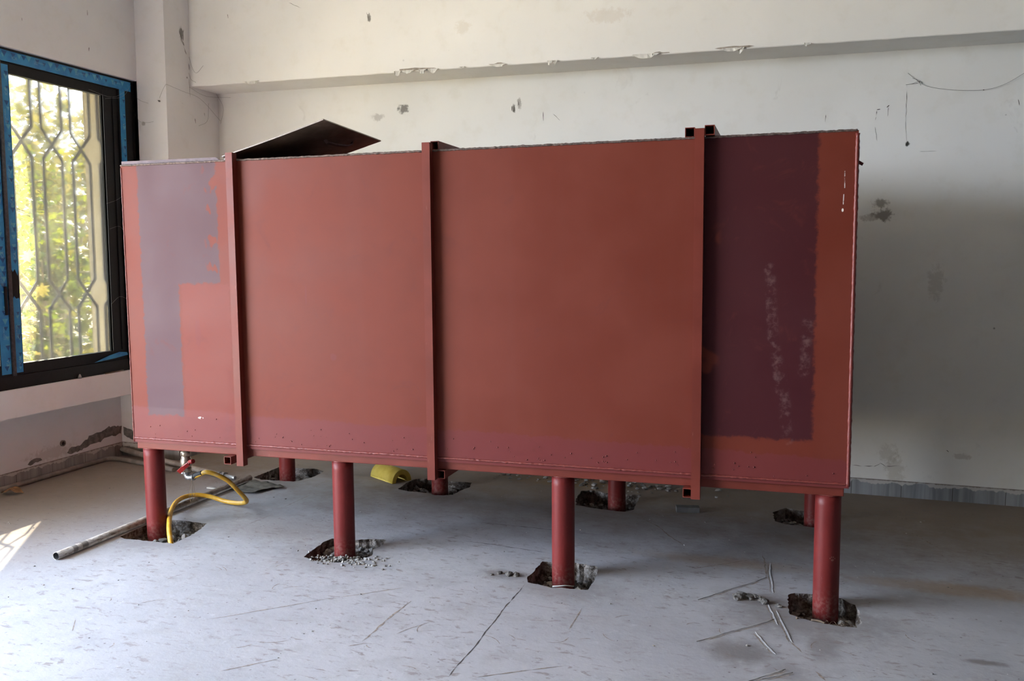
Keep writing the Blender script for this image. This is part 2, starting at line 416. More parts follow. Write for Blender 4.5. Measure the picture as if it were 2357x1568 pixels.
M_rubber = simple('black_rubber', (.03, .03, .03), .7)
def mat_hose():
    k = NT('yellow_hose'); P = k.pos; n1 = k.noise(P, 22, 4); n2 = k.noise(P, 75, 3)
    c = k.mix(k.ss(n1, .35, .7), (.62, .33, .03), (.72, .43, .06))
    c = k.mix(k.mul(k.ss(n1, .58, .75), .45), c, (.66, .56, .38))
    c = k.mix(k.mul(k.ss(n2, .64, .7), k.ss(k.sep(P)[2], .0, .07, 1, 0), .8), c, (.22, .06, .02))
    return k.done(k.bsdf(c, .38, 0, k.bump(n1, .1, .002), .5))
M_hose = mat_hose()
def mat_whitepipe():
    k = NT('dirty_white_pipe'); P = k.pos; n1 = k.noise(P, 9, 6, .7); n2 = k.noise(k.v_('MULTIPLY', P, (3, .8, 3)), 26, 5, .7); y = k.sep(P)[1]
    c = k.mix(k.ss(n1, .35, .65), (.30, .26, .22), (.46, .42, .38))
    c = k.mix(k.mul(k.ss(n2, .48, .62), .8), c, (.12, .085, .06))
    band = k.mx(*[k.mul(k.ss(y, a, a + .006), k.ss(y, b, b + .006, 1, 0)) for a, b in ((3.50, 3.53), (3.56, 3.60))])
    c = k.mix(k.mul(band, k.ss(n1, .3, .45), .8), c, (.1, .085, .075))
    return k.done(k.bsdf(c, .5, 0, k.bump(n1, .2, .003), .4))
M_wpipe = mat_whitepipe()
M_conduit = simple('grey_conduit', (.33, .29, .26), .55, 0, .3, 12, .2)
M_conduit2 = simple('dusty_grey_pipe', (.23, .2, .18), .6, 0, .25, 12, .2)
def mat_foam():
    k = NT('yellow_foam'); O = k.objc; n1 = k.noise(O, 12, 4); n2 = k.noise(O, 40, 4)
    c = k.mix(k.ss(n1, .35, .7), (.55, .40, .06), (.66, .52, .11))
    c = k.mix(k.mul(k.ss(n2, .64, .7), k.ss(n1, .45, .6), .8), c, (.2, .12, .03))
    return k.done(k.bsdf(c, .7, 0, k.bump(n2, .2, .004), .3))
M_foam = mat_foam()
M_cloth = simple('dirty_canvas', (.115, .105, .085), .95, 0, .3, 25, .6)
M_block = simple('dark_steel_block', (.10, .10, .10), .6, .2, .2, 20)
M_leaf = simple('dry_leaf', (.30, .16, .07), .8, 0, .3, 30)
M_twig = simple('twig', (.16, .11, .075), .9)
M_black = simple('black_powder_coat', (.007, .007, .008), .5, 0, .2, 60, .05, .25)
M_metalstrip = simple('dark_anodised_strip', (.07, .075, .085), .3, .6, .2, 60, .05)
def mat_tape():
    k = NT('blue_protective_film'); O = k.objc; n1 = k.noise(O, 14, 4); 
    c = k.mix(k.ss(n1, .35, .65), (.01, .17, .46), (.02, .26, .58))
    v = k.voro(k.v_('MULTIPLY', O, (1, 1, 1)), 18)
    c = k.mix(k.mul(k.ss(v, .3, .5), .3), c, (.04, .36, .62))
    return k.done(k.bsdf(c, .42, 0, k.bump(n1, .15, .003), .5))
M_tape = mat_tape()
M_tape_tri = simple('film_print_pale', (.10, .40, .58), .45, 0, .1)
M_tape_tri2 = simple('film_print_deep', (.006, .09, .27), .45, 0, .1)
M_tape_txt = simple('film_print_white', (.22, .48, .66), .45, 0, .1)
def mat_glass():
    k = NT('dusty_glass'); P = k.pos
    n1 = k.noise(P, 3, 5, .65); n2 = k.noise(P, 60, 3)
    tr = k.n('ShaderNodeBsdfTransparent'); tr.inputs[0].default_value = (.97, .96, .90, 1)
    gl = k.n('ShaderNodeBsdfGlossy'); gl.inputs['Roughness'].default_value = .03
    tl = k.n('ShaderNodeBsdfTranslucent'); tl.inputs[0].default_value = (.95, .88, .74, 1)
    df = k.n('ShaderNodeBsdfDiffuse'); df.inputs[0].default_value = (.85, .8, .7, 1)
    a = k.n('ShaderNodeMixShader'); a.inputs[0].default_value = .25; k.l(tl.outputs[0], a.inputs[1]); k.l(df.outputs[0], a.inputs[2])
    b = k.n('ShaderNodeMixShader'); k.l(tr.outputs[0], b.inputs[1]); k.l(a.outputs[0], b.inputs[2])
    dust = k.ss(n1, .3, .75, .016, .034)
    dust = k.m_('ADD', dust, k.mul(k.ss(n2, .72, .78), .04))
    k.l(dust, b.inputs[0])
    fr = k.n('ShaderNodeFresnel'); fr.inputs[0].default_value = 1.45
    e = k.n('ShaderNodeMixShader'); k.l(k.m_('MULTIPLY', fr.outputs[0], .9), e.inputs[0]); k.l(b.outputs[0], e.inputs[1]); k.l(gl.outputs[0], e.inputs[2])
    return k.done(e.outputs[0])
M_glass = mat_glass()
M_grille = simple('grille_grey_paint', (.13, .13, .14), .5)
M_cream = simple('cream_render', (.56, .475, .30), .85, 0, .08, 8)
M_ground = simple('garden_soil', (.2, .17, .11), .95, 0, .3, 4)
def mat_leafy(name, a, b):
    k = NT(name); O = k.objc
    n = k.noise(k.pos, 5, 3); c = k.mix(k.ss(n, .35, .65), a, b)
    d = k.n('ShaderNodeBsdfPrincipled'); k.l(c, d.inputs['Base Color']); d.inputs['Roughness'].default_value = .35
    t = k.n('ShaderNodeBsdfTranslucent'); k.l(c, t.inputs[0])
    mx = k.n('ShaderNodeMixShader'); mx.inputs[0].default_value = .55
    k.l(d.outputs[0], mx.inputs[1]); k.l(t.outputs[0], mx.inputs[2])
    return k.done(mx.outputs[0])
M_leafA = mat_leafy('lime_leaves', (.085, .12, .003), (.17, .185, .005))
M_leafB = mat_leafy('olive_leaves', (.085, .085, .006), (.15, .13, .014))
M_leafC = mat_leafy('straw_leaves', (.16, .14, .03), (.22, .18, .05))
M_bark = simple('bark', (.2, .15, .1), .9)
M_web = simple('dusty_web', (.16, .15, .14), .9)
M_webp = simple('pale_web', (.45, .44, .43), .9)
M_flake = simple('paint_flake', (.78, .77, .72), .7)
M_bareplaster = simple('bare_plaster', (.36, .32, .27), .9, 0, .2, 40)

# ------------------------------------------------------------------ room shell
YF, XR, ZC = -6.5, 8.5, 3.9
XU, XO = -4.679, -5.17
bm = bmesh.new()
box(bm, (XO, Yw, -.05), (XR + .2, Yw + .25, ZC)); wall_back = struct(obj('wall_back', bm, M_wback))
bm = bmesh.new(); box(bm, (XR, YF, -.05), (XR + .2, Yw, ZC)); struct(obj('wall_right', bm, M_plain))
bm = bmesh.new(); box(bm, (XO, YF - .2, ZC), (XR + .2, Yw + .25, ZC + .2)); struct(obj('ceiling', bm, M_soffit))
# wall behind the camera
bm = bmesh.new(); box(bm, (XO, YF - .2, -.05), (XR + .2, YF, ZC)); struct(obj('wall_front', bm, M_plain))
# left wall: recessed below, thicker from the sill up, two window openings
W1 = (3.2, 5.44, .70, 2.835); W2 = (.2, 3.0, 0, 3.7)
bm = bmesh.new()
box(bm, (XO, W2[1], -.05), (Xl, Yw, .522)); box(bm, (XO, YF, -.05), (XU, W2[0], ZC))
box(bm, (XO, W2[1], .522), (XU, 5.44, .70))
box(bm, (XO, W2[1], 2.835), (XU, 5.44, ZC)); box(bm, (XO, W2[0], W2[3]), (XU, W2[1], ZC))
box(bm, (XO, W2[1], .70), (XU, W1[0], 2.835))
box(bm, (XO, 5.44, .522), (XU - .001, Yw, ZC))
wall_left = struct(obj('wall_left', bm, M_wleft))
# corner column
bm = bmesh.new(); box(bm, (Xl - .01, 5.44, -.02), (-4.42, Yw + .02, ZC)); column = struct(obj('trim_1', bm, M_column))
# beam over the back wall, peeling along its lower arris
beam_bm = bmesh.new()
n = 160; x0, x1 = -4.43, XR
rows = []
for i in range(n + 1):
    x = x0 + (x1 - x0) * i / n
    d = .004 * mnoise.noise(Vector((x * 9, 0, 3)))
    rows.append([beam_bm.verts.new(p) for p in ((x, Yw, 2.831 + d * .4), (x, 5.718 + .004, 2.831 + d), (x, 5.718, 2.836 + d), (x, 5.718, ZC))])
for a, b in zip(rows, rows[1:]):
    for k in range(3): beam_bm.faces.new((a[k], b[k], b[k + 1], a[k + 1]))
bmesh.ops.recalc_face_normals(beam_bm, faces=beam_bm.faces[:])
for f in beam_bm.faces:
    if f.normal.y > .5 or f.normal.z > .5: f.normal_flip()
beam = struct(obj('trim_2', beam_bm, M_beam))
# curled flakes and bare patches along the arris
def flake(x, w, h, drop, seed):
    bm = bmesh.new(); r = random.Random(seed); N = 7
    top = []; bot = []
    for i in range(N + 1):
        t = i / N
        jag = r.uniform(-.35, .35) * h
        px = x + (t - .5) * w
        top.append(bm.verts.new((px, 5.716, 2.84 + .3 * abs(jag))))
        bot.append(bm.verts.new((px + r.uniform(-.006, .006), 5.716 + r.uniform(-.02, -.006), 2.838 - drop * (1 - abs(2 * t - 1) ** 1.6) - abs(jag) * .8)))
    fs = [bm.faces.new((top[i], top[i + 1], bot[i + 1], bot[i])) for i in range(N)]
    bm.normal_update(); bmesh.ops.solidify(bm, geom=fs, thickness=.002)
    o = obj('paint_flake', bm, M_flake, beam); return o
def bare(x, w, h, seed):
    bm = bmesh.new(); r = random.Random(seed); N = 16; pts = []
    for i in range(N):
        a = 2 * math.pi * i / N; k = r.uniform(.55, 1.1)
        pts.append((x + math.cos(a) * w / 2 * k, 5.7165, 2.838 + abs(math.sin(a)) * h * k * (1 if math.sin(a) > 0 else 0)))
    c = bm.verts.new((x, 5.7165, 2.84 + h * .3)); vs = [bm.verts.new(p) for p in pts]
    fs = [bm.faces.new((c, vs[(i + 1) % N], vs[i])) for i in range(N)]
    return obj('bare_patch', bm, M_bareplaster, beam)
for i, (x, w, h, d) in enumerate([(-2.69, .05, .02, .035), (-2.61, .10, .02, .02), (-2.5, .06, .025, .03), (-2.42, .07, .02, .03), (-1.94, .1, .015, .018), (-1.585, .035, .02, .03), (-1.545, .03, .02, .03), (-.95, .16, .02, .03), (-.885, .05, .03, .01), (-.41, .12, .02, .02), (-.36, .05, .02, .035), (-3.88, .12, .015, .02), (-3.84, .05, .02, .02), (.03, .04, .015, .02), (-1.28, .05, .012, .012), (-2.2, .04, .012, .012)]):
    flake(x, w, h, d, i)
for i, (x, w, h) in enumerate([(-2.56, .34, .022), (-.4, .26, .018), (-.86, .12, .012), (-1.95, .14, .016)]): bare(x, w, h, i)

# skirtings
bm = bmesh.new(); box(bm, (-4.42, Yw - .014, -.02), (XR, Yw + .001, .1054), bev=.002); struct(obj('baseboard_back', bm, M_bb_back))
bm = bmesh.new(); box(bm, (Xl - .001, W2[1], -.02), (Xl + .014, 5.44, .1054), bev=.002); struct(obj('baseboard_left', bm, M_bb_left))
bm = bmesh.new(); box(bm, (Xl + .014, 5.426, -.02), (-4.406, 5.441, .1054), bev=.002); box(bm, (-4.421, 5.44, -.02), (-4.406, Yw - .014, .1054), bev=.002); struct(obj('baseboard_column', bm, M_bb_left))

# ------------------------------------------------------------------ floor with broken-out pits
PITS = [[(-3.505, 3.81), (-3.511, 3.898), (-3.515, 4.017), (-3.508, 4.108), (-3.452, 4.156), (-3.303, 4.166), (-3.204, 4.159), (-3.173, 4.074), (-3.15, 3.964), (-3.15, 3.869), (-3.15, 3.805), (-3.302, 3.797), (-3.376, 3.797), (-3.461, 3.789)],
 [(-2.371, 3.844), (-2.38, 3.959), (-2.389, 4.079), (-2.377, 4.152), (-2.247, 4.165), (-2.164, 4.212), (-2.09, 4.226), (-2.064, 4.147), (-2.079, 4.058), (-2.041, 3.97), (-2.083, 3.869), (-2.163, 3.818), (-2.271, 3.808), (-2.336, 3.829)],
 [(-1.188, 3.911), (-1.181, 3.999), (-1.177, 4.166), (-1.135, 4.163), (-1.01, 4.195), (-.891, 4.176), (-.868, 4.032), (-.87, 3.86), (-.915, 3.852), (-.995, 3.848), (-1.039, 3.833), (-1.11, 3.854), (-1.163, 3.866)],
 [(.019, 4.091), (.048, 4.123), (.126, 4.134), (.25, 4.122), (.302, 4.06), (.32, 3.997), (.318, 3.865), (.296, 3.807), (.239, 3.795), (.168, 3.809), (.121, 3.813), (.072, 3.836), (.031, 3.862), (.021, 3.913)],
 [(-3.568, 5.159), (-3.568, 5.309), (-3.568, 5.466), (-3.443, 5.489), (-3.272, 5.511), (-3.188, 5.469), (-3.178, 5.321), (-3.21, 5.198), (-3.241, 5.15), (-3.347, 5.136), (-3.481, 5.124)],
 [(-2.475, 5.197), (-2.487, 5.344), (-2.478, 5.472), (-2.396, 5.515), (-2.214, 5.496), (-2.069, 5.513), (-2.039, 5.401), (-2.069, 5.273), (-2.073, 5.165), (-2.185, 5.136), (-2.288, 5.172), (-2.389, 5.167)],
 [(-1.291, 5.346), (-1.3, 5.539), (-1.219, 5.581), (-1.142, 5.534), (-1.026, 5.544), (-.907, 5.57), (-.903, 5.421), (-.895, 5.217), (-.939, 5.154), (-1.07, 5.16), (-1.165, 5.178), (-1.255, 5.2)],
 [(-.077, 5.436), (-.002, 5.554), (.082, 5.515), (.186, 5.522), (.207, 5.303), (.152, 5.19), (.081, 5.201), (.002, 5.199), (-.066, 5.249)]]
def ragged(poly, seed):
    r = random.Random(seed); out = []
    for i, a in enumerate(poly):
        b = poly[(i + 1) % len(poly)]; a, b = Vector(a), Vector(b); n = max(2, int((b - a).length / .018))
        for k in range(n):
            p = a.lerp(b, k / n); d = mnoise.noise(Vector((p.x * 40, p.y * 40, seed))) * .009
            nrm = Vector((b.y - a.y, a.x - b.x)).normalized()
            out.append(p + nrm * d)
    return out
RAG = [ragged(p, i) for i, p in enumerate(PITS)]
def inside(p, poly):
    c = False; n = len(poly)
    for i in range(n):
        a, b = poly[i], poly[(i + 1) % n]
        if (a[1] > p[1]) != (b[1] > p[1]) and p[0] < (b[0] - a[0]) * (p[1] - a[1]) / (b[1] - a[1]) + a[0]: c = not c
    return c
verts = [Vector(p) for p in ((XO, YF - .2), (XR + .2, YF - .2), (XR + .2, Yw + .02), (XO, Yw + .02))]; edges = [(0, 1), (1, 2), (2, 3), (3, 0)]
for poly in RAG:
    s = len(verts); verts += [Vector(p) for p in poly]; m = len(poly)
    edges += [(s + i, s + (i + 1) % m) for i in range(m)]
V, E_, F, *_ = delaunay_2d_cdt(verts, edges, [], 1, 1e-6)
bm = bmesh.new(); vs = [bm.verts.new((p.x, p.y, 0)) for p in V]
for f in F:
    c = sum((V[i] for i in f), Vector((0, 0))) / len(f)
    if any(inside(c, poly) for poly in RAG): continue
    try:
        q = bm.faces.new([vs[i] for i in f])
        if q.calc_center_median() is not None: q.normal_update()
        if q.normal.z < 0: q.normal_flip()
    except ValueError: pass
for v in [v for v in bm.verts if not v.link_faces]: bm.verts.remove(v)
floor = struct(obj('floor', bm, M_floor))
DEPTH = [.085, .075, .10, .10, .09, .09, .10, .09]
for i, poly in enumerate(RAG):
    r = random.Random(50 + i); d = DEPTH[i]
    bm = bmesh.new()
    c2 = sum(poly, Vector((0, 0))) / len(poly)
    rings = []
    for lv in range(5):
        t = lv / 4; ring = []
        for p in poly:
            q = c2 + (p - c2) * (1.0 + (.03 if 0 < lv < 4 else -.03 if lv == 4 else 0))
            nn = mnoise.noise(Vector((p.x * 30, p.y * 30, t * 6 + i)))
            if lv: q = q + (p - c2).normalized() * nn * .012
            ring.append(bm.verts.new((q.x, q.y, -d * t + (nn * .01 if lv == 4 else 0))))
        rings.append(ring)
    m = len(poly)
    for a, b in zip(rings, rings[1:]):
        for k in range(m): bm.faces.new((a[k], a[(k + 1) % m], b[(k + 1) % m], b[k]))
    # lumpy bottom
    bp = [Vector((v.co.x, v.co.y)) for v in rings[-1]]; pts = list(bp)
    for _ in range(260):
        q = Vector((r.uniform(min(p.x for p in bp), max(p.x for p in bp)), r.uniform(min(p.y for p in bp), max(p.y for p in bp))))
        if inside(q, bp): pts.append(q)
    V2, _, F2, *_r = delaunay_2d_cdt(pts, [(k, (k + 1) % m) for k in range(m)], [], 1, 1e-6)
    vv = []
    for k, p in enumerate(V2):
        if k < m: vv.append(rings[-1][k])
        else:
            z = -d + .03 * mnoise.noise(Vector((p.x * 14, p.y * 14, i))) + .02 * mnoise.noise(Vector((p.x * 45, p.y * 45, i)))
            vv.append(bm.verts.new((p.x, p.y, z)))
    for f in F2:
        try: bm.faces.new([vv[k] for k in f])
        except ValueError: pass
    bmesh.ops.recalc_face_normals(bm, faces=bm.faces[:])
    for f in bm.faces:
        if f.normal.z < -.2: f.normal_flip()
    pit = obj('pit', bm, M_soil, floor)

# cracks, scratches and glue ridges as thin wandering ribbons on the floor; pencil-dark scratches on the walls
M_crack = simple('crack_black', (.06, .05, .045), .9, var=.3)
M_scratch = simple('brown_scratch', (.27, .225, .185), .9, var=.35, scale=60)
M_ridge = simple('dry_glue_ridge', (.33, .325, .33), .7, var=.15)
M_smear = simple('wall_scratch', (.11, .10, .09), .9, var=.4, scale=60)
def ribbon(name, mat, parent, a, b, w, nrm, seed, wob=.004, rough=.5, h=.0006, crown=0.0):
    a, b, nrm = Vector(a), Vector(b), Vector(nrm).normalized(); d = b - a; L = d.length; t = d.normalized(); sd = nrm.cross(t); n = max(4, int(L / .012))
    bm = bmesh.new(); rows = []
    for i in range(n + 1):
        f = i / n; q = f * L * 14 + seed * 7.3
        c = a + d * f + sd * wob * (mnoise.noise(Vector((q * .35, seed, 0))) * 2 + .5 * mnoise.noise(Vector((q * 2, seed, 3)))) + nrm * h
        ww = w * .5 * (1 + rough * 2 * mnoise.noise(Vector((q * 1.6, seed, 9)))) * min(1, 6 * f + .1, 6 * (1 - f) + .1)
        rows.append([bm.verts.new(c - sd * ww), bm.verts.new(c + nrm * crown), bm.verts.new(c + sd * ww)])
    for p, q in zip(rows, rows[1:]):
        for k in (0, 1): bm.faces.new((p[k], p[k + 1], q[k + 1], q[k]))
    bmesh.ops.recalc_face_normals(bm, faces=bm.faces[:])
    for f in bm.faces:
        f.normal_update()
        if f.normal.dot(nrm) < 0: f.normal_flip()
    return obj(name, bm, mat, parent)
for i, (a, b, t) in enumerate(SEGS):
    a, b = (*a, 0), (*b, 0)
    if t == 0: ribbon('crack', M_crack, floor, a, b, .0042, (0, 0, 1), i, .004, .9)
    elif t == 1: ribbon('scratch', M_scratch, floor, a, b, .0042, (0, 0, 1), i, .003, .7)
    elif t == 2: ribbon('scratch', M_scratch, floor, a, b, .0065, (0, 0, 1), i, .008, .9)
    else:
        ribbon('glue_ridge', M_ridge, floor, a, b, .011, (0, 0, 1), i, .005, .6, .0006, .002)
        o_ = Vector((b[1] - a[1], a[0] - b[0], 0)).normalized() * .012
        ribbon('scratch', M_scratch, floor, Vector(a) + o_, Vector(b) + o_, .004, (0, 0, 1), i, .005, .8)
rr_ = random.Random(21)
for i in range(46):   # short curved hairline flakes in the screed
    x, y = rr_.uniform(-2.9, .9), rr_.uniform(2.65, 3.75)
    if any(inside((x, y), q) for q in RAG): continue
    an = rr_.uniform(0, 3.14); ln = rr_.uniform(.03, .13); k2 = rr_.uniform(-1.2, 1.2); p0 = Vector((x, y, 0)); pts_ = [p0]
    for q in range(3):
        p0 = p0 + Vector((math.cos(an + k2 * q * .5), math.sin(an + k2 * q * .5), 0)) * ln / 3; pts_.append(p0)
    bm = bmesh.new(); pth = smoothpath(pts_, 5); rows = []
    for j, p in enumerate(pth):
        tt = (pth[min(j + 1, len(pth) - 1)] - pth[max(j - 1, 0)]).normalized(); sd = Vector((-tt.y, tt.x, 0)); ww = .0016 * (1 + .8 * mnoise.noise(p * 90)) * min(1, .2 + j * .5, .2 + (len(pth) - 1 - j) * .5)
        rows.append((bm.verts.new(p + sd * ww + Vector((0, 0, .0006))), bm.verts.new(p - sd * ww + Vector((0, 0, .0006)))))
    for p, q in zip(rows, rows[1:]): bm.faces.new((p[0], p[1], q[1], q[0]))
    obj('crack', bm, M_scratch, floor)
for lst, par, nv in ((strokes_back, wall_back, (0, -1, 0)), (strokes_left, wall_left, (1, 0, 0)), (strokes_column, column, (1, 0, 0)), (strokes_beam, beam, (0, -1, 0))):
    for i, (a, b, w_) in enumerate(lst): ribbon('scratch', M_smear, par, a, b, w_ * .45, nv, i + 50, .006, .9, .0008)

# grey cement skims low on the left wall and the column, and a cut-off conduit
M_cement = simple('grey_cement', (.20, .185, .17), .95, var=.3, scale=30, bump=.5)
def skim(par, pts, mapf, nv, seed):
    poly = ragged(pts, seed); poly = [p + Vector((mnoise.noise(Vector((p.x * 25, p.y * 25, seed))), mnoise.noise(Vector((p.x * 25, p.y * 25, seed + 5))))) * .012 for p in poly]
    bm = bmesh.new(); a = [bm.verts.new(Vector(mapf(p)) + Vector(nv) * .0015) for p in poly]
    f = bm.faces.new(a); f.normal_update()
    if f.normal.dot(Vector(nv)) < 0: f.normal_flip()
    bmesh.ops.triangulate(bm, faces=[f])
    return obj('cement_skim', bm, M_cement, par)
skim(wall_left, [(4.891, .13), (4.918, .158), (4.996, .162), (5.083, .191), (5.105, .218), (5.186, .223), (5.285, .241), (5.4, .241), (5.436, .224), (5.43, .176), (5.352, .169), (5.238, .16), (5.155, .145), (5.073, .141), (4.993, .117), (4.916, .121)], lambda p: (Xl, p.x, p.y), (1, 0, 0), 201)
skim(column, [(-4.934, .224), (-4.853, .202), (-4.80, .16), (-4.837, .132), (-4.896, .144), (-4.928, .164)], lambda p: (p.x, 5.44, p.y), (0, -1, 0), 202)
skim(wall_left, [(4.556, .124), (4.574, .144), (4.627, .157), (4.678, .135), (4.636, .12), (4.573, .12)], lambda p: (Xl, p.x, p.y), (1, 0, 0), 203)
bm = bmesh.new(); pipe(bm, (Xl - .004, 4.858, .212), (Xl + .012, 4.858, .212), .022, .007, 14)
f_ = [bm.verts.new((Xl + .002, 4.858 + .016 * math.cos(t), .212 + .016 * math.sin(t))) for t in [2 * math.pi * k / 12 for k in range(12)]]; bm.faces.new(f_)
for f in bm.faces: f.material_index = 1 if len(f.verts) > 4 else 0
obj('conduit_stub', bm, [M_cement, M_hollow_shade], wall_left)

# ------------------------------------------------------------------ the tank
TX, TY, TZ = -3.4992, 3.9367, .5106
tank = empty('steel_tank', (TX, TY, TZ), (0, -.0107, .0085))
tag(tank, 'large red-oxide painted rectangular steel tank standing on pipe legs, its hatch lid propped open', 'tank')
LT, DT, HT = 3.7535, 1.44, 1.5265
# hatch: x .577-1.19, y .10-.76
bm = bmesh.new(); th = .005
def plate(lo, hi): box(bm, lo, hi)
plate((0, 0, 0), (LT, th, HT)); plate((0, DT - th, 0), (LT, DT, HT)); plate((0, th, 0), (th, DT - th, HT)); plate((LT - th, th, 0), (LT, DT - th, HT))
plate((th, th, 0), (LT - th, DT - th, th))
hx0, hx1, hy0, hy1 = .60, 1.17, .12, .74
for a, b in (((th, th), (hx0, DT - th)), ((hx1, th), (LT - th, DT - th)), ((hx0, th), (hx1, hy0)), ((hx0, hy1), (hx1, DT - th))):
    plate((*a, HT - th), (*b, HT))
obj('shell', bm, M_tank, tank)
# weld seams: bottom, right edge, left edge, top
def bead(pts, r, seed, mat, step=.006, seg=7, name='weld_seam'):
    bm = bmesh.new(); P = []; R = []
    for a, b in zip(pts, pts[1:]):
        a, b = Vector(a), Vector(b); n = int((b - a).length / step)
        for k in range(n):
            p = a.lerp(b, k / n); q = p * 60 + Vector((seed, 0, 0))
            P.append(p + Vector((0, mnoise.noise(q), mnoise.noise(q + Vector((9, 9, 9))))) * r * .35); R.append(r * (1 + .35 * mnoise.noise(q * 1.7)))
    tube(bm, P, R, seg)
    return bm
o = obj('weld_seam', bead([(.01, -.001, .022), (LT - .005, -.001, .018)], .0055, 1, M_weldred), M_weldred, tank)
o = obj('weld_seam', bead([(LT - .004, -.001, .01), (LT - .004, -.001, HT)], .0085, 2, M_weldred, .012), M_weldred, tank)
o = obj('weld_seam', bead([(.003, 0, .0), (.003, 0, HT)], .004, 3, M_weldred, .012), M_weldred, tank)
o = obj('weld_seam', bead([(0, .0, HT), (LT, .0, HT)], .0052, 4, M_weld, .005), M_weld, tank); o['label'] = 'bare grey weld along the top edge'
# weld spatter on the lower front
bm = bmesh.new(); r = random.Random(3)
for i in range(95):
    x = r.uniform(.1, LT - .05); z = .03 + abs(r.gauss(0, .05)); rr = r.uniform(.0018, .0042)
    bmesh.ops.create_icosphere(bm, subdivisions=1, radius=rr, matrix=Matrix.Translation((x, -.0005, z)))
for f in bm.faces: f.smooth = True
sp = obj('weld_spatter', bm, M_weldred, tank); sp['kind'] = 'stuff'
# lip along the top left edge
bm = bmesh.new(); prism(bm, [(-.003, .012, HT), (-.003, .012, HT + .024), (.60, .012, HT + .022), (.63, .012, HT + .004), (.63, .012, HT)], (0, .003, 0))
o = obj('top_lip', bm, M_galv, tank); o['label'] = 'bare purple-grey edge strip on the top left'
# base rails
def rail(lo, hi):
    bm = bmesh.new(); box(bm, lo, hi, bev=.004); return obj('base_rail', bm, M_post, tank)
rail((.012, .012, -.040), (3.735, .112, 0)); rail((.012, 1.31, -.040), (3.735, 1.41, 0))
rail((.012, .112, -.040), (.112, 1.31, 0)); rail((3.635, .112, -.040), (3.735, 1.31, 0))
# legs
LEGX = [.074, 1.269, 2.463, 3.674]
def leg(x, y, wob):
    bm = bmesh.new(); N = 24; rings = []; r0 = .0555
    ztop, zbot = -.040, -TZ - .105 - .0107 * x + .02
    for zi in range(13):
        z = ztop + (zbot - ztop) * zi / 12
        rings.append([bm.verts.new((x + math.cos(a) * r0, y + math.sin(a) * r0, z)) for a in [2 * math.pi * k / N for k in range(N)]])
    for a, b in zip(rings, rings[1:]):
        for k in range(N):
            f = bm.faces.new((a[k], b[k], b[(k + 1) % N], a[(k + 1) % N])); f.smooth = True
    bm.faces.new(rings[0]); bm.faces.new(list(reversed(rings[-1])))
    bmesh.ops.recalc_face_normals(bm, faces=bm.faces[:])
    o = obj('leg', bm, M_red, tank)
    obj('leg_weld', bead([(x + math.cos(a) * .056, y + math.sin(a) * .056, -.041) for a in [2 * math.pi * k / 20 for k in range(21)]], .003, x * 10, M_weldred), M_weldred, o)
    return o
for x in LEGX: lf = leg(x, .068, 0)
for i, x in enumerate([.118, 1.285, 2.485, 3.66]): leg(x, 1.365, 1)
# pale paw print on the front right leg: pads lying on the pipe surface
bm = bmesh.new()
x, y = LEGX[3], .068
zc = None
def onleg(dx, dz, rx, rz):
    ang = math.asin(max(-.99, min(.99, dx / .0555)))
    c = Vector((x + .0559 * math.sin(ang), y - .0559 * math.cos(ang), dz)); tdir = Vector((math.cos(ang), math.sin(ang), 0)); N = 10
    vs = [bm.verts.new(c + tdir * rx * math.cos(t) + Vector((0, 0, rz * math.sin(t)))) for t in [2 * math.pi * k / N for k in range(N)]]
    f = bm.faces.new(vs)
pz = -.33
for dx, dz, rx, rz in ((.021, 0, .0065, .005), (.011, .008, .0025, .0033), (.0175, .0135, .0025, .0037), (.0245, .0135, .0025, .0037), (.031, .007, .0025, .0033)):
    onleg(dx, pz + dz, rx, rz)
M_paw = simple('pale_dust_print', (.30, .11, .09), .8, 0, .3, 200)
obj('paw_print', bm, M_paw, tank)['label'] = 'pale dusty paw print'
# stiffening frames: posts front and back, cross tubes under and over
POSTX = [.7165, 1.817, 3.1045]; TUBEX = [(.635, None), (1.857, 1.838), (3.068, 3.147)]
for px, (bx, tx) in zip(POSTX, TUBEX):
    for y in (-.0205, DT + .0205):
        bm = bmesh.new(); squaretube(bm, (px, y, -.086), (px, y, 1.562), .0405, .003, up=(0, 1, 0))
        box(bm, (px - .018, y - .018, 1.555), (px + .018, y + .018, 1.558))
        obj('post', bm, M_post, tank)
    y0 = {.635: -.035, 1.857: -.012, 3.068: -.03}[bx]
    bm = bmesh.new(); squaretube(bm, (bx, y0, -.062), (bx, DT + .04, -.062), .042, .003); box(bm, (bx - .018, DT, -.08), (bx + .018, DT + .002, -.044)); box(bm, (bx - .0195, .10, -.0815), (bx + .0195, .103, -.0425), 1)  # black sheet inside the tube stands in for its inner shade
    obj('cross_tube', bm, [M_post, M_hollow_shade], tank)
    if tx:
        yy = -.035 if tx > 3 else .02
        bm = bmesh.new(); squaretube(bm, (tx, yy, 1.5535), (tx, DT + .04, 1.5535), .042, .003); box(bm, (tx - .0195, .1, 1.534), (tx + .0195, .103, 1.573), 1)
        obj('cross_tube', bm, [M_post, M_hollow_shade], tank)
bm = bmesh.new(); squaretube(bm, (3.058, .01, 1.5535), (3.058, DT + .04, 1.5535), .042, .003); obj('cross_tube', bm, M_post, tank)
# bar ends standing proud of the right end
bm = bmesh.new(); tube(bm, [(LT - .002, .30, 1.432), (LT + .02, .30, 1.426), (LT + .042, .30, 1.413)], [.007, .008, .007], 10); obj('lifting_stub', bm, M_red, tank)
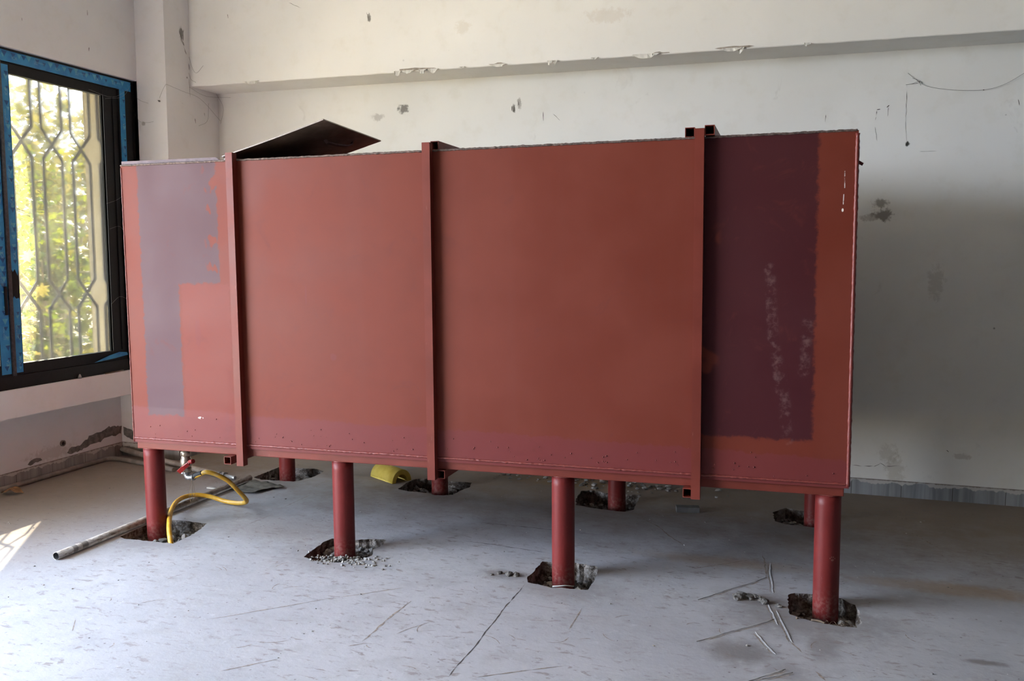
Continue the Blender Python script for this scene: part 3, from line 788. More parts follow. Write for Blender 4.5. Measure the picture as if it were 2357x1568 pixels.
# hatch lid: hinged at its left side, raised to the right
A = Vector((.577, .10, 1.560)); B = Vector((1.194, .10, 1.722)); Cc = Vector((1.194, .77, 1.697)); Dd = Vector((.577, .77, 1.540))
nrm = (B - A).cross(Dd - A).normalized()
bm = bmesh.new(); N = 10; g = [[bm.verts.new(A.lerp(B, i / N).lerp(Dd.lerp(Cc, i / N), j / N) - nrm * .004 * math.sin(math.pi * i / N)) for j in range(N + 1)] for i in range(N + 1)]
fs = [bm.faces.new((g[i][j], g[i + 1][j], g[i + 1][j + 1], g[i][j + 1])) for i in range(N) for j in range(N)]
bm.normal_update(); bmesh.ops.solidify(bm, geom=fs, thickness=-.006)
bmesh.ops.recalc_face_normals(bm, faces=bm.faces[:])
lid = obj('hatch_lid', bm, M_lid, tank); lid['label'] = 'dark bare-steel hatch lid tilted open'
ux = (B - A).normalized(); uy = (Dd - A).normalized()
def onlid(a, b, d): return A + ux * a + uy * b - nrm * d
bm = bmesh.new()
hp = [onlid(.47, .30, 0.002), onlid(.475, .31, .02), onlid(.50, .36, .034), onlid(.52, .44, .034), onlid(.53, .49, .02), onlid(.535, .5, .002)]
for a, b in zip(hp, hp[1:]): squaretube(bm, a, b, .022, .008, up=tuple(nrm), h=.007)
obj('lid_handle', bm, M_galv, lid)
bm = bmesh.new(); tube(bm, [(.577, .13, 1.548), (.577, .74, 1.536)], .011, 12)
for yy in (.16, .42, .68): box(bm, (.566, yy - .03, HT), (.588, yy + .03, 1.545))
obj('lid_hinge', bm, M_lid, tank)
bm = bmesh.new()
for lo, hi in (((hx0 - .004, hy0 - .004, HT - .02), (hx0, hy1 + .004, HT + .02)), ((hx1, hy0 - .004, HT - .02), (hx1 + .004, hy1 + .004, HT + .02)), ((hx0, hy0 - .004, HT - .02), (hx1, hy0, HT + .0)), ((hx0, hy1, HT - .02), (hx1, hy1 + .004, HT + .02))): box(bm, lo, hi)
obj('hatch_rim', bm, M_red, tank)

# drain valve under the tank
vx, vy = .066, .35
valve = obj('drain_valve', (lambda b: (tube(b, [(vx, vy, 0), (vx, vy, -.13)], .021, 16), tube(b, [(vx, vy, -.128), (vx, vy, -.133), (vx, vy, -.15), (vx, vy, -.155)], [.028, .031, .031, .028], 6),
    tube(b, [(vx, vy, -.155), (vx, vy, -.165), (vx, vy, -.18), (vx, vy, -.20), (vx, vy, -.215), (vx, vy, -.225)], [.026, .0265, .033, .034, .031, .0255], 20),
    tube(b, [(vx, vy, -.225), (vx, vy, -.23), (vx, vy, -.247), (vx, vy, -.252)], [.028, .030, .030, .027], 6), b)[-1])(bmesh.new()), M_brass, tank)
valve['label'] = 'nickel-plated ball valve'
bm = bmesh.new()
tube(bm, [(vx + .02, vy - .012, -.195), (vx + .05, vy - .025, -.19), (vx + .062, vy - .03, -.188)], [.012, .012, .009], 12)
obj('valve_stem', bm, M_brass, valve)
bm = bmesh.new()
hv = [(vx + .066, vy - .031, -.178), (vx + .05, vy - .042, -.192), (vx + .02, vy - .05, -.215), (vx - .012, vy - .055, -.243)]
for (a, b), (w0, w1) in zip(zip(hv, hv[1:]), ((.012, .018), (.018, .022), (.022, .026))):
    squaretube(bm, a, b, .009, .0044, up=(.6, 0, .8), h=w1)
tube(bm, [(vx + .05, vy - .03, -.183), (vx + .082, vy - .04, -.174)], .013, 10)
obj('valve_lever', bm, M_handle, valve)['label'] = 'red lever handle'
bm = bmesh.new()
el = smoothpath([(vx, vy, -.25), (vx, vy, -.27), (vx + .008, vy, -.283), (vx + .025, vy, -.287), (vx + .045, vy, -.282)], 4)
tube(bm, el, .017, 14); tube(bm, [(vx, vy, -.25), (vx, vy, -.262)], .022, 6); tube(bm, [(vx + .040, vy, -.283), (vx + .052, vy, -.281)], .020, 14)
tube(bm, [(vx - .03, vy - .01, -.262), (vx - .012, vy - .004, -.262)], .006, 8)
obj('elbow_fitting', bm, M_steel, valve)
bm = bmesh.new()
for s in range(3):
    r = random.Random(s); p0 = Vector((vx + .045, vy - .012, -.295))
    tube(bm, smoothpath([p0, p0 + Vector((-.012 + .012 * s, 0, -.04)), p0 + Vector((-.02 + .02 * s, -.004, -.09)), p0 + Vector((-.012 + .009 * s, 0, -.125 - .02 * (s == 0)))], 5), .0011, 5)
obj('hemp_strand', bm, M_twig, valve)

# ------------------------------------------------------------------ hose
def W(l, n_, h):
    c, s = math.cos(.0085), math.sin(.0085); return (TX + l * c - n_ * s, TY + l * s + n_ * c, TZ + h + .0107 * l)
hose_pts = [W(vx + .046, vy, -.282), (-3.345, 4.288, .247), (-3.301, 4.298, .264), (-3.252, 4.319, .250), (-3.195, 4.359, .205), (-3.165, 4.41, .136), (-3.152, 4.455, .082), (-3.170, 4.50, .040), (-3.24, 4.518, .020), (-3.343, 4.528, .020), (-3.44, 4.515, .044), (-3.51, 4.47, .062), (-3.546, 4.40, .064), (-3.525, 4.30, .062), (-3.465, 4.19, .060), (-3.395, 4.085, .058), (-3.304, 3.965, .055), (-3.231, 3.875, .035), (-3.185, 3.83, -.012), (-3.175, 3.825, -.055)]
bm = bmesh.new(); tube(bm, smoothpath(hose_pts, 8), .0135, 14)
hose = tag(obj('hose', bm, M_hose), 'yellow rubber hose looping from the tank valve over the floor pipe into the pit', 'hose')
bm = bmesh.new(); tube(bm, smoothpath([W(vx + .044, vy, -.282), (-3.365, 4.287, .243), (-3.325, 4.291, .259)], 6), [.0150] * 13, 14); obj('hose_sleeve', bm, M_rubber, hose)['label'] = 'black rubber end sleeve'

# ------------------------------------------------------------------ pipes and loose things on the floor
bm = bmesh.new(); pipe(bm, (-3.544, 3.405, .0205), (-3.54, 5.075, .0205), .0205, .0028)
for f in bm.faces:
    if (f.calc_center_median() - Vector((-3.542, f.calc_center_median().y, .0205))).length < .0192: f.material_index = 1  # bore coloured near-black in place of shade
tag(obj('floor_pipe', bm, [M_wpipe, M_hollow_shade]), 'long dirty white plastic pipe lying straight on the floor beside the front left tank leg', 'pipe')
# conduit from the corner with hose fitting
c0, c1 = Vector((-4.9, 5.395, .086)), Vector((-3.80, 5.085, .021))
c0 = Vector((-4.915, 5.40, .058))
bm = bmesh.new(); tube(bm, smoothpath([c0, c0.lerp(c1, .3) - Vector((0, 0, .006)), c0.lerp(c1, .7) - Vector((0, 0, .008)), c1], 6), .020, 16)
cond = tag(obj('water_pipe', bm, M_conduit), 'grey water pipe running out of the left corner to a threaded end fitting', 'pipe')
d = (c1 - c0).normalized(); d.z = 0; d.normalize()
bm = bmesh.new(); q = c1 - d * .005
tube(bm, [q, q + d * .03], .026, 6); tube(bm, [q + d * .03, q + d * .05], .019, 14); tube(bm, [q + d * .05, q + d * .075], .0265, 6)
obj('coupling', bm, M_steel, cond)
bm = bmesh.new(); q = c1 + d * .07; tube(bm, [q, q + d * .03, q + d * .06, q + d * .10, q + d * .105], [.014, .0165, .015, .015, .011], 14); obj('hose_tail', bm, M_steel, cond)
# pipe lying in the angle of floor and left skirting
bm = bmesh.new(); pr = .017
tube(bm, smoothpath([(-4.914, 2.95, pr), (-4.914, 3.6, pr), (-4.914, 4.6, pr), (-4.912, 5.15, pr), (-4.897, 5.235, pr), (-4.84, 5.262, pr), (-4.72, 5.243, pr), (-4.45, 5.175, pr), (-4.2, 5.11, pr)], 6), pr, 14)
tag(obj('skirting_pipe', bm, M_conduit2), 'dusty grey pipe along the foot of the left wall, bending out at the corner', 'pipe')
# yellow half-round foam
bm = bmesh.new()
ax0 = Vector((-2.763, 5.508, 0)); dirv = Vector((.237, -.141, 0)).normalized(); side = Vector((-dirv.y, dirv.x, 0)); Ln = .276
ring = []
for rr in (.078, .048):
    ring.append([(side * math.cos(t) * rr + Vector((0, 0, math.sin(t) * rr * 1.12))) for t in [math.pi * k / 16 for k in range(17)]])
prof = ring[0] + list(reversed(ring[1]))
a = [bm.verts.new(ax0 + p + Vector((0, 0, .001))) for p in prof]; b = [bm.verts.new(ax0 + dirv * Ln + p + Vector((0, 0, .001))) for p in prof]
nP = len(prof)
for i in range(nP):
    f = bm.faces.new((a[i], a[(i + 1) % nP], b[(i + 1) % nP], b[i])); f.smooth = True
for k in range(16):
    bm.faces.new((a[k], a[k + 1], a[nP - 2 - k], a[nP - 1 - k])); bm.faces.new((b[k + 1], b[k], b[nP - 1 - k], b[nP - 2 - k]))
bmesh.ops.recalc_face_normals(bm, faces=bm.faces[:])
tag(obj('pipe_insulation', bm, M_foam), 'yellow half-round piece of foam pipe insulation on the floor behind the tank legs', 'insulation')
# dark canvas rag
CL = [(-3.636, 4.874), (-3.575, 4.95), (-3.536, 5.04), (-3.46, 5.05), (-3.317, 5.019), (-3.214, 4.988), (-3.197, 4.949), (-3.272, 4.904), (-3.307, 4.78), (-3.448, 4.771), (-3.50, 4.821)]
poly = ragged(CL, 77); m = len(poly); pts = list(poly); r = random.Random(5)
for _ in range(420):
    q = Vector((r.uniform(-3.64, -3.19), r.uniform(4.77, 5.06)))
    if inside(q, poly): pts.append(q)
V2, _, F2, *_r = delaunay_2d_cdt(pts, [(k, (k + 1) % m) for k in range(m)], [], 1, 1e-6)
bm = bmesh.new(); vv = []
for p in V2:
    z = .006 + .011 * (1 + mnoise.noise(Vector((p.x * 9, p.y * 14, 2)))) + .007 * mnoise.noise(Vector((p.x * 30, p.y * 30, 5)))
    if p.x < -3.505: z = .003
    vv.append(bm.verts.new((p.x, p.y, max(.002, z))))
for f in F2: bm.faces.new([vv[k] for k in f])
bm.normal_update(); bmesh.ops.solidify(bm, geom=bm.faces[:], thickness=.002)
for f in bm.faces: f.smooth = True
for v in bm.verts:
    if v.co.x < -3.50 and v.co.x > -3.585: v.co.z = min(v.co.z, .0005)
tag(obj('canvas_rag', bm, M_cloth), 'crumpled dark olive rag on the floor at the far end of the white pipe', 'rag')
bm = bmesh.new(); box(bm, (-3.69, 4.80, .001), (-3.60, 4.825, .012), bev=.003); tag(obj('wood_scrap', bm, M_rubble_pale), 'small pale scrap of wood to the left of the white pipe near the rag', 'scrap')
# dark block
bm = bmesh.new(); box(bm, (-.07, -.03, 0), (.07, .03, .032), bev=.003); o = obj('brick_block', bm, M_block); o.location = (-.575, 5.285, 0.0); o.rotation_euler = (0, 0, .22)
tag(o, 'small dark flat block lying on the floor under the right part of the tank', 'block')
# dry leaf by the left wall
bm = bmesh.new(); N = 14
mid = [Vector((-4.80 + .13 * (t - .5), 4.29 + .05 * (t - .5), .008 + .02 * math.sin(math.pi * t))) for t in [i / N for i in range(N + 1)]]
L1 = [bm.verts.new(p + Vector((-.02, .045, .012)) * math.sin(math.pi * min(1, i / N * 1.02)) ** .7) for i, p in enumerate(mid)]
L2 = [bm.verts.new(p + Vector((.02, -.045, .009 * (1 + math.sin(i)))) * math.sin(math.pi * min(1, i / N * 1.02)) ** .7) for i, p in enumerate(mid)]
Mv = [bm.verts.new(p) for p in mid]
for i in range(N):
    for A_ in (L1, L2):
        try: bm.faces.new((Mv[i], Mv[i + 1], A_[i + 1], A_[i]))
        except ValueError: pass
bmesh.ops.remove_doubles(bm, verts=bm.verts[:], dist=.0004); bm.normal_update(); bmesh.ops.solidify(bm, geom=bm.faces[:], thickness=.0015)
tag(obj('dry_leaf', bm, M_leaf), 'curled brown dry leaf on the floor near the left wall', 'leaf')

# rubble in and round the pits
NM = ['front left tank leg', 'second tank leg of the front row', 'third tank leg of the front row', 'front right tank leg', 'back left tank leg', 'second tank leg of the back row', 'third tank leg of the back row', 'back right tank leg']
legw = [W(x, .068, 0)[:2] for x in LEGX] + [W(x, 1.365, 0)[:2] for x in (.118, 1.285, 2.485, 3.66)]
for i, poly in enumerate(RAG):
    r = random.Random(90 + i); bm = bmesh.new(); k = 0
    xs = [p.x for p in poly]; ys = [p.y for p in poly]; c2 = sum(poly, Vector((0, 0))) / len(poly)
    while k < 75:
        q = Vector((r.uniform(min(xs), max(xs)), r.uniform(min(ys), max(ys)))); q2 = c2 + (q - c2) * 1.13
        if not inside(q2, poly) or (q - Vector(legw[i])).length < .066: continue
        if (i == 1 and q.y < 3.99) or (i == 3 and q.x > .14 and q.y < 3.93): k += .4; continue
        if i == 0 and (q - Vector((-3.18, 3.83))).length < .04: continue
        k += 1; rr = r.choice((.006, .008, .010, .013, .018, .024)); random.seed(int(i * 100 + k))
        rock(bm, (q.x, q.y, -DEPTH[i] + rr * .4 + .012 + r.uniform(0, .012)), rr, k, .75, mi=0 if r.random() < .7 else 1, sub=1)
    tag(obj('rubble', bm, [M_rubble, M_rubble_pale]), 'broken concrete rubble in the floor pit around the ' + NM[i], 'rubble', kind='stuff')
# gravel heaped by the second front leg
bm = bmesh.new(); r = random.Random(12)
for k in range(520):
    a = r.uniform(0, 6.28); d_ = abs(r.gauss(0, .5)); x_ = -2.17 + math.cos(a) * d_ * .21; y_ = 3.87 + math.sin(a) * d_ * .085
    if y_ > 3.965 or math.hypot(x_ - legw[1][0], y_ - legw[1][1]) < .066: continue
    inn = inside((x_, y_), RAG[1]); h = max(0, 1 - d_) * .02
    rr = r.uniform(.0035, .009); random.seed(k)
    rock(bm, (x_, y_, (-.055 + r.uniform(0, .05) + h) if inn else rr * .3), rr, k, .8, mi=1 if r.random() < .5 else 0, sub=1)
tag(obj('gravel', bm, [M_rubble, M_rubble_pale]), 'heap of fine grey gravel against the second tank leg of the front row', 'gravel', kind='stuff')
# concrete lumps left of the front right pit
lumps = [(-.205, 3.985, .016), (-.185, 3.995, .022), (-.15, 4.0, .018), (-.12, 4.005, .015), (-.1, 4.0, .012), (-.2, 3.965, .02), (-.09, 3.965, .016), (-.08, 3.95, .02), (-.02, 3.93, .013), (-.14, 3.975, .011)]
for i, (x_, y_, rr) in enumerate(lumps):
    bm = bmesh.new(); random.seed(i); rock(bm, (0, 0, rr * .42), rr, i + 40, .7, sub=2)
    o = obj('concrete_lump', bm, M_lump); o.location = (x_, y_, 0)
    tag(o, 'small grey crumb of broken concrete on the floor left of the front right pit', 'concrete lump', 'concrete crumbs left of the front right pit')
lum2 = [(-1.33, 3.93, .012), (-1.28, 3.925, .02), (-1.24, 3.92, .014), (-1.25, 3.94, .012), (-1.36, 3.9, .009)]
for i, (x_, y_, rr) in enumerate(lum2):
    bm = bmesh.new(); random.seed(i + 70); rock(bm, (0, 0, rr * .42), rr, i + 60, .7, sub=2)
    o = obj('concrete_lump', bm, M_lump); o.location = (x_, y_, 0)
    tag(o, 'small grey crumb of broken concrete on the floor left of the third front pit', 'concrete lump', 'concrete crumbs left of the third front pit')
# debris strip by the back wall and chips over the floor
bm = bmesh.new(); r = random.Random(33)
for k in range(230):
    x_ = r.gauss(-1.25, .38); y_ = min(5.98, max(5.62, r.gauss(5.8, .1))); rr = r.choice((.005, .007, .01, .014, .02)); random.seed(k)
    rock(bm, (x_, y_, rr * .3), rr, k, .5, mi=1 if r.random() < .4 else 0, sub=1)
tag(obj('debris', bm, [M_rubble, M_rubble_pale]), 'scatter of broken plaster along the back wall seen beneath the tank', 'debris', kind='stuff')
bm = bmesh.new()
for k in range(260):
    x_ = r.uniform(-4.4, 1.2); y_ = r.uniform(2.7, 5.6)
    if any(inside((x_, y_), q) for q in RAG): continue
    rr = r.choice((.0018, .0022, .003, .004, .006)); random.seed(k)
    rock(bm, (x_, y_, rr * .3), rr, k, .5, mi=1 if r.random() < .45 else 0, sub=1)
tag(obj('floor_chips', bm, [M_rubble, M_rubble_pale]), 'tiny loose chips of concrete scattered over the whole floor', 'chips', kind='stuff')
# straw nest and twigs in the front right pit
bm = bmesh.new(); r = random.Random(8)
for k in range(170):
    c_ = Vector((r.gauss(.245, .035), r.gauss(3.85, .025), r.uniform(-.07, -.02))); a = r.uniform(0, 6.28); ln = r.uniform(.02, .06)
    d_ = Vector((math.cos(a), math.sin(a), r.uniform(-.3, .4))).normalized()
    if (c_.xy - Vector(legw[3])).length < .085 or c_.x < .17 or c_.y > 3.90: continue
    tube(bm, [c_ - d_ * ln / 2, c_ + Vector((0, 0, .006)), c_ + d_ * ln / 2], .0011, 4)
tag(obj('straw', bm, M_twig), 'tangle of dry straw in the pit at the foot of the front right tank leg', 'straw', kind='stuff')
for i, (a, b, lab) in enumerate([((.055, 3.82, .004), (.10, 3.90, -.05), 'brown twig poking out over the left edge of the front right pit'), ((.17, 3.800, .005), (.115, 3.818, .004), 'thin twig lying across the near edge of the front right pit')]):
    bm = bmesh.new(); tube(bm, smoothpath([a, Vector(a).lerp(Vector(b), .5) + Vector((.004, .003, .002)), b], 4), .004, 7); tag(obj('twig', bm, M_twig), lab, 'twig')
bm = bmesh.new(); tube(bm, [(-1.035, 3.835, .006), (-.98, 3.862, .007), (-.94, 3.875, .004)], .0035, 7); tag(obj('twig', bm, M_rubble_pale), 'pale splinter at the near edge of the third front pit', 'twig')

# ------------------------------------------------------------------ window
win = empty('window_1', (0, 0, 0)); win['kind'] = 'structure'
FX = -4.709
bm = bmesh.new()
box(bm, (FX - .10, 5.279, .70), (FX, 5.44, 2.83)); box(bm, (FX - .10, 3.2, 2.748), (FX, 5.345, 2.83)); box(bm, (FX - .10, 3.2, .70), (FX, 5.345, .785)); box(bm, (FX - .10, 3.2, .785), (FX, 3.29, 2.748))
box(bm, (FX - .03, 5.408, .70), (FX + .004, 5.413, 2.83)); box(bm, (FX - .01, 3.2, 2.82), (FX + .006, 5.43, 2.831))
obj('window_frame', bm, M_black, win)
def sash(x, y0, y1, z0, z1, wl, wr, wt, wb, nm='sash'):
    bm = bmesh.new()
    box(bm, (x - .035, y0, z0), (x, y0 + wl, z1), bev=.002); box(bm, (x - .035, y1 - wr, z0), (x, y1, z1), bev=.002)
    box(bm, (x - .035, y0 + wl, z1 - wt), (x, y1 - wr, z1), bev=.002); box(bm, (x - .035, y0 + wl, z0), (x, y1 - wr, z0 + wb), bev=.002)
    s = obj(nm, bm, M_black, win)
    bm = bmesh.new(); box(bm, (x - .022, y0 + wl - .01, z0 + wb - .01), (x - .016, y1 - wr + .01, z1 - wt + .01)); obj('glass_pane', bm, M_glass, s)
    return s
sR = sash(FX - .012, 4.285, 5.285, .785, 2.752, .072, .145, .068, .072)
# narrow inner bead on the right stile
bm = bmesh.new(); box(bm, (FX - .014, 5.225, .86), (FX - .004, 5.240, 2.69)); box(bm, (FX - .04, 5.140, .857), (FX - .010, 5.158, 2.684)); obj('stile_bead', bm, M_black, sR)
sL = sash(FX + .0, 3.29, 4.262, .785, 2.752, .07, .085, .068, .072)
bm = bmesh.new(); box(bm, (FX - .03, 4.255, .785), (FX + .012, 4.282, 2.752), bev=.003); obj('interlock_strip', bm, M_metalstrip, sL)
bm = bmesh.new(); box(bm, (FX, 4.224, 1.175), (FX + .012, 4.242, 1.355), bev=.003); obj('latch', bm, M_black, sL)
# blue protective film strips with printed triangles and lettering
def film(lo, hi, long_axis, holder=None, tri=True, seed=0, text=True):
    """thin film on plane X=lo[0]..; lo/hi in (y,z)"""
    r = random.Random(seed); (x, y0, z0), (_, y1, z1) = lo, hi
    bm = bmesh.new(); n = 40; va = []; vb = []
    for i in range(n + 1):
        t = i / n; jig = .0025 * mnoise.noise(Vector((t * 20, seed, 0)))
        if long_axis == 'z':
            z = z0 + (z1 - z0) * t; va.append(bm.verts.new((x, y0 + jig, z))); vb.append(bm.verts.new((x, y1 + jig * .5, z)))
        else:
            y = y0 + (y1 - y0) * t; va.append(bm.verts.new((x, y, z0 + jig))); vb.append(bm.verts.new((x, y, z1 + jig * .3)))
    bk = [[bm.verts.new(v.co - Vector((.0008, 0, 0))) for v in q] for q in (va, vb)]
    for A_, B_ in ((va, vb), (vb, bk[1]), (bk[1], bk[0]), (bk[0], va)):
        for i in range(n): bm.faces.new((A_[i], A_[i + 1], B_[i + 1], B_[i]))
    bm.faces.new((va[0], vb[0], bk[1][0], bk[0][0])); bm.faces.new((va[-1], bk[0][-1], bk[1][-1], vb[-1]))
    bmesh.ops.recalc_face_normals(bm, faces=bm.faces[:])
    o = obj('protective_film', bm, M_tape, holder or win)
    W_ = (y1 - y0) if long_axis == 'z' else (z1 - z0); Ln = (z1 - z0) if long_axis == 'z' else (y1 - y0)
    for mat, nm in ((M_tape_tri, 0), (M_tape_tri2, 1), ):
        bm = bmesh.new()
        s = r.uniform(.01, .04)
        while s < Ln - .06:
            h = W_ * r.uniform(.35, .62); off = r.uniform(.02, W_ - h * .9) if W_ - h * .9 > .02 else .01
            tri_ = [(s, off), (s + h, off + h * .0), (s + h * .5, off + h * .85)]
            if long_axis == 'z': q = [(x + .0012 + .0003 * nm, y0 + b_, z0 + a_) for a_, b_ in [(s, off), (s + h, off), (s + h * .5, min(W_ - .003, off + h * .85))]]
            else: q = [(x + .0012 + .0003 * nm, y0 + a_, z0 + b_) for a_, b_ in [(s, min(W_ - .003, off + h * .85)), (s + h, min(W_ - .003, off + h * .85)), (s + h * .5, off)]]
            if long_axis == 'z': q = [(x + .0012 + .0003 * nm, y0 + b_, z0 + a_) for a_, b_ in [(s + h * .85, off), (s + h * .85, min(W_ - .003, off + h)), (s, off + h * .5)]]
            bm.faces.new([bm.verts.new(p) for p in q])
            s += r.uniform(.055, .13)
        obj('film_print', bm, mat, o)
    if text:
        s = .05; k = 0
        while s < Ln - .12:
            cu = bpy.data.curves.new('film_lettering', 'FONT'); cu.body = 'ICA' if k % 2 == 0 else 'MASTER PROFILE\nSERIES'
            cu.size = .026 if k % 2 == 0 else .011; cu.align_x = 'LEFT'
            me = bpy.data.meshes.new_from_object(bpy.data.objects.new('t', cu)); me.materials.append(M_tape_txt)
            t_ = bpy.data.objects.new('film_lettering', me); COL.objects.link(t_); t_.parent = o
            if long_axis == 'z': t_.matrix_local = Matrix.Translation((x + .002, y0 + W_ * (.78 if k % 2 == 0 else .45), z0 + s)) @ Matrix(((0, 0, 1, 0), (0, -1, 0, 0), (1, 0, 0, 0), (0, 0, 0, 1)))
            else: t_.matrix_local = Matrix.Translation((x + .002, y0 + s, z0 + W_ * (.3 if k % 2 == 0 else .5))) @ Matrix(((0, 0, 1, 0), (1, 0, 0, 0), (0, 1, 0, 0), (0, 0, 0, 1)))
            s += .17; k += 1
    return o
film((FX + .0015, 3.3, 2.752), (FX + .0015, 5.405, 2.822), 'y', seed=1)
film((FX + .0012, 5.290, .72), (FX + .0012, 5.343, 2.752), 'z', seed=2)
film((FX - .0108, 4.290, 1.475), (FX - .0108, 4.352, 2.735), 'z', sR, seed=3)
film((FX - .0108, 4.290, .80), (FX - .0108, 4.352, 1.262), 'z', sR, seed=4)
film((FX + .0012, 4.18, .80), (FX + .0012, 4.252, 2.735), 'z', sL, seed=5)
bm = bmesh.new(); prism(bm, [(FX + .002, 4.94, .792), (FX + .004, 5.08, .828), (FX + .006, 5.18, .845), (FX + .004, 5.26, .835), (FX + .002, 5.27, .815), (FX + .002, 5.15, .803)], (.0008, 0, 0)); obj('protective_film', bm, M_tape, win)['label'] = 'loose curl of blue film peeling off the bottom rail'
# torn ends
for zt, s in ((1.475, -1), (1.262, 1)):
    bm = bmesh.new(); prism(bm, [(FX - .0106, 4.292, zt), (FX - .0106, 4.31, zt + s * .03), (FX - .0106, 4.325, zt + s * .012), (FX - .0106, 4.345, zt + s * .055 * (1 if s < 0 else .3)), (FX - .0106, 4.352, zt)], (.0006, 0, 0)); obj('protective_film', bm, M_tape, sR)
bm = bmesh.new(); tube(bm, [(FX + .012, 4.79, .702), (FX + .012, 4.79, .715), (FX + .012, 4.79, .73)], [.014, .012, .006], 8); obj('fixing_bolt', bm, M_steel, win)
bm = bmesh.new(); tube(bm, [(FX + .018, 5.02, .704), (FX + .02, 5.2, .708)], .004, 6); tag(obj('twig', bm, M_twig), 'thin stick lying on the window sill under the right sash', 'twig')

# security grille outside the glass
GX = -4.829
gr = empty('window_grille', (GX, 4.3, .72)); tag(gr, 'dark grey steel security grille of crossing bars outside the window', 'grille')
def flat(bm, pts, w=.023, t=.006):
    for a, b in zip(pts, pts[1:]):
        a, b = Vector(a), Vector(b); dd = (b - a).normalized(); sv = dd.cross(Vector((1, 0, 0))).normalized() * w / 2; e = dd * .004
        q = [a - e - sv, a - e + sv, b + e + sv, b + e - sv]
        prism(bm, [p - Vector((t / 2, 0, 0)) for p in q], (t, 0, 0))
base = 4.612 - .252 * 5
for k in range(9):
    L_, R_ = base + .252 * k, base + .252 * k + .087
    Rn = base + .252 * (k + 1); Lp = base + .252 * (k - 1) + .087
    for y, o_, dx in ((L_, Lp, .004), (R_, Rn, -.004)):
        if y < 3.24 or y > 5.42: continue
        oo = min(max(o_, 3.24), 5.42)
        P_ = [(y, 2.80), (y, 2.40), (oo, 2.20), (oo, 1.38), (y, 1.18), (y, .73)] if 3.2 < o_ < 5.44 else [(y, 2.80), (y, 2.40), (oo, 2.30), (y, 2.2), (y, 1.38), (oo, 1.28), (y, 1.18), (y, .73)]
        bm = bmesh.new(); flat(bm, [(dx, a - 4.3, z - .72) for a, z in P_]); obj('bar', bm, M_grille, gr)
for z in (.735, 2.80):
    bm = bmesh.new(); box(bm, (-.012, 3.21 - 4.3, z - .72 - .012), (.012, 5.435 - 4.3, z - .72 + .012)); obj('rail', bm, M_grille, gr)

# ------------------------------------------------------------------ outside
bm = bmesh.new(); box(bm, (XO - 40, -30, -.4), (XO - .0, 45, -.15)); box(bm, (-30, -40, -.4), (30, YF - .2, -.06)); struct(obj('ground', bm, M_ground))
# cream rendered outer reveal of the window and wall face
bm = bmesh.new(); box(bm, (XO - .004, 5.4365, .5), (-4.845, 5.46, 2.84)); box(bm, (XO - .012, 5.4365, -.2), (XO, 7.2, 3.11)); box(bm, (XO - .004, 3.2, .69), (-4.845, 5.44, .703)); struct(obj('trim_3', bm, M_cream))
# unseen canopy slabs, added to shape the sun and shadow at the left openings
bm = bmesh.new(); box(bm, (XO - 1.35, -6, 3.75), (XO, 2.95, 3.88)); box(bm, (XO - 1.35, 2.95, 3.11), (XO - .0, 5.89, 3.25)); struct(obj('trim_4', bm, M_cream))

def leaf_maple(bm, c, nrm, up, s, mi=0):
    nrm = nrm.normalized(); u = (up - nrm * up.dot(nrm)).normalized(); v = nrm.cross(u)
    pts = [(0, -.45), (.18, -.2), (.55, -.32), (.40, -.02), (.72, .22), (.34, .22), (.30, .55), (.12, .36), (0, .8), (-.12, .36), (-.30, .55), (-.34, .22), (-.72, .22), (-.40, -.02), (-.55, -.32), (-.18, -.2)]
    cc = bm.verts.new(c + nrm * s * .08)
    vs = [bm.verts.new(c + (v * a + u * b) * s) for a, b in pts]
    for i in range(len(vs)):
        f = bm.faces.new((cc, vs[i], vs[(i + 1) % len(vs)])); f.material_index = mi
def leaf_oval(bm, c, nrm, up, s, mi=0):
    nrm = nrm.normalized(); u = (up - nrm * up.dot(nrm)).normalized(); v = nrm.cross(u)
    vs = [bm.verts.new(c + (v * a + u * b) * s) for a, b in ((0, -.5), (.22, -.15), (.2, .2), (0, .55), (-.2, .2), (-.22, -.15))]
    f = bm.faces.new(vs); f.material_index = mi
def bush(name, lab, cat, c, rad, nleaf, size, mats, trunk, fn, seed, group=None):
    r = random.Random(seed); c = Vector(c); root = empty(name, (c.x, c.y, -.15)); tag(root, lab, cat, group)
    bm = bmesh.new(); off = Vector((c.x, c.y, -.15))
    for i in range(nleaf):
        d_ = Vector((r.gauss(0, 1), r.gauss(0, 1), r.gauss(0, 1))).normalized() * (r.random() ** .45)
        p = c + Vector((d_.x * rad[0], d_.y * rad[1], d_.z * rad[2])); k = mnoise.noise(p * 1.6 + Vector((seed, 0, 0)))
        if k < -.12 and r.random() < .85: continue
        if p.z < -.1: continue
        fn(bm, p - off, Vector((r.gauss(0, .6), r.gauss(0, .6), r.uniform(.2, 1))), Vector((r.gauss(0, .5), r.gauss(0, .5), -.6 + r.random())), size * r.uniform(.6, 1.25), r.randrange(len(mats)))
    obj('foliage', bm, mats, root)
    bm = bmesh.new()
    for i in range(trunk):
        a = r.uniform(0, 6.28); tip = Vector((math.cos(a) * rad[0] * .6, math.sin(a) * rad[1] * .6, c.z + rad[2] * .5 + .15)) if trunk > 1 else Vector((0, 0, c.z + .15))
        tube(bm, smoothpath([(0, 0, 0), tip * .35 + Vector((.05, 0, .1)), tip * .7, tip], 4), [.035 * (1 - .8 * k_ / 12) if trunk > 1 else .12 * (1 - .6 * k_ / 12) for k_ in range(13)], 7)
    obj('stem', bm, M_bark, root)
    return root
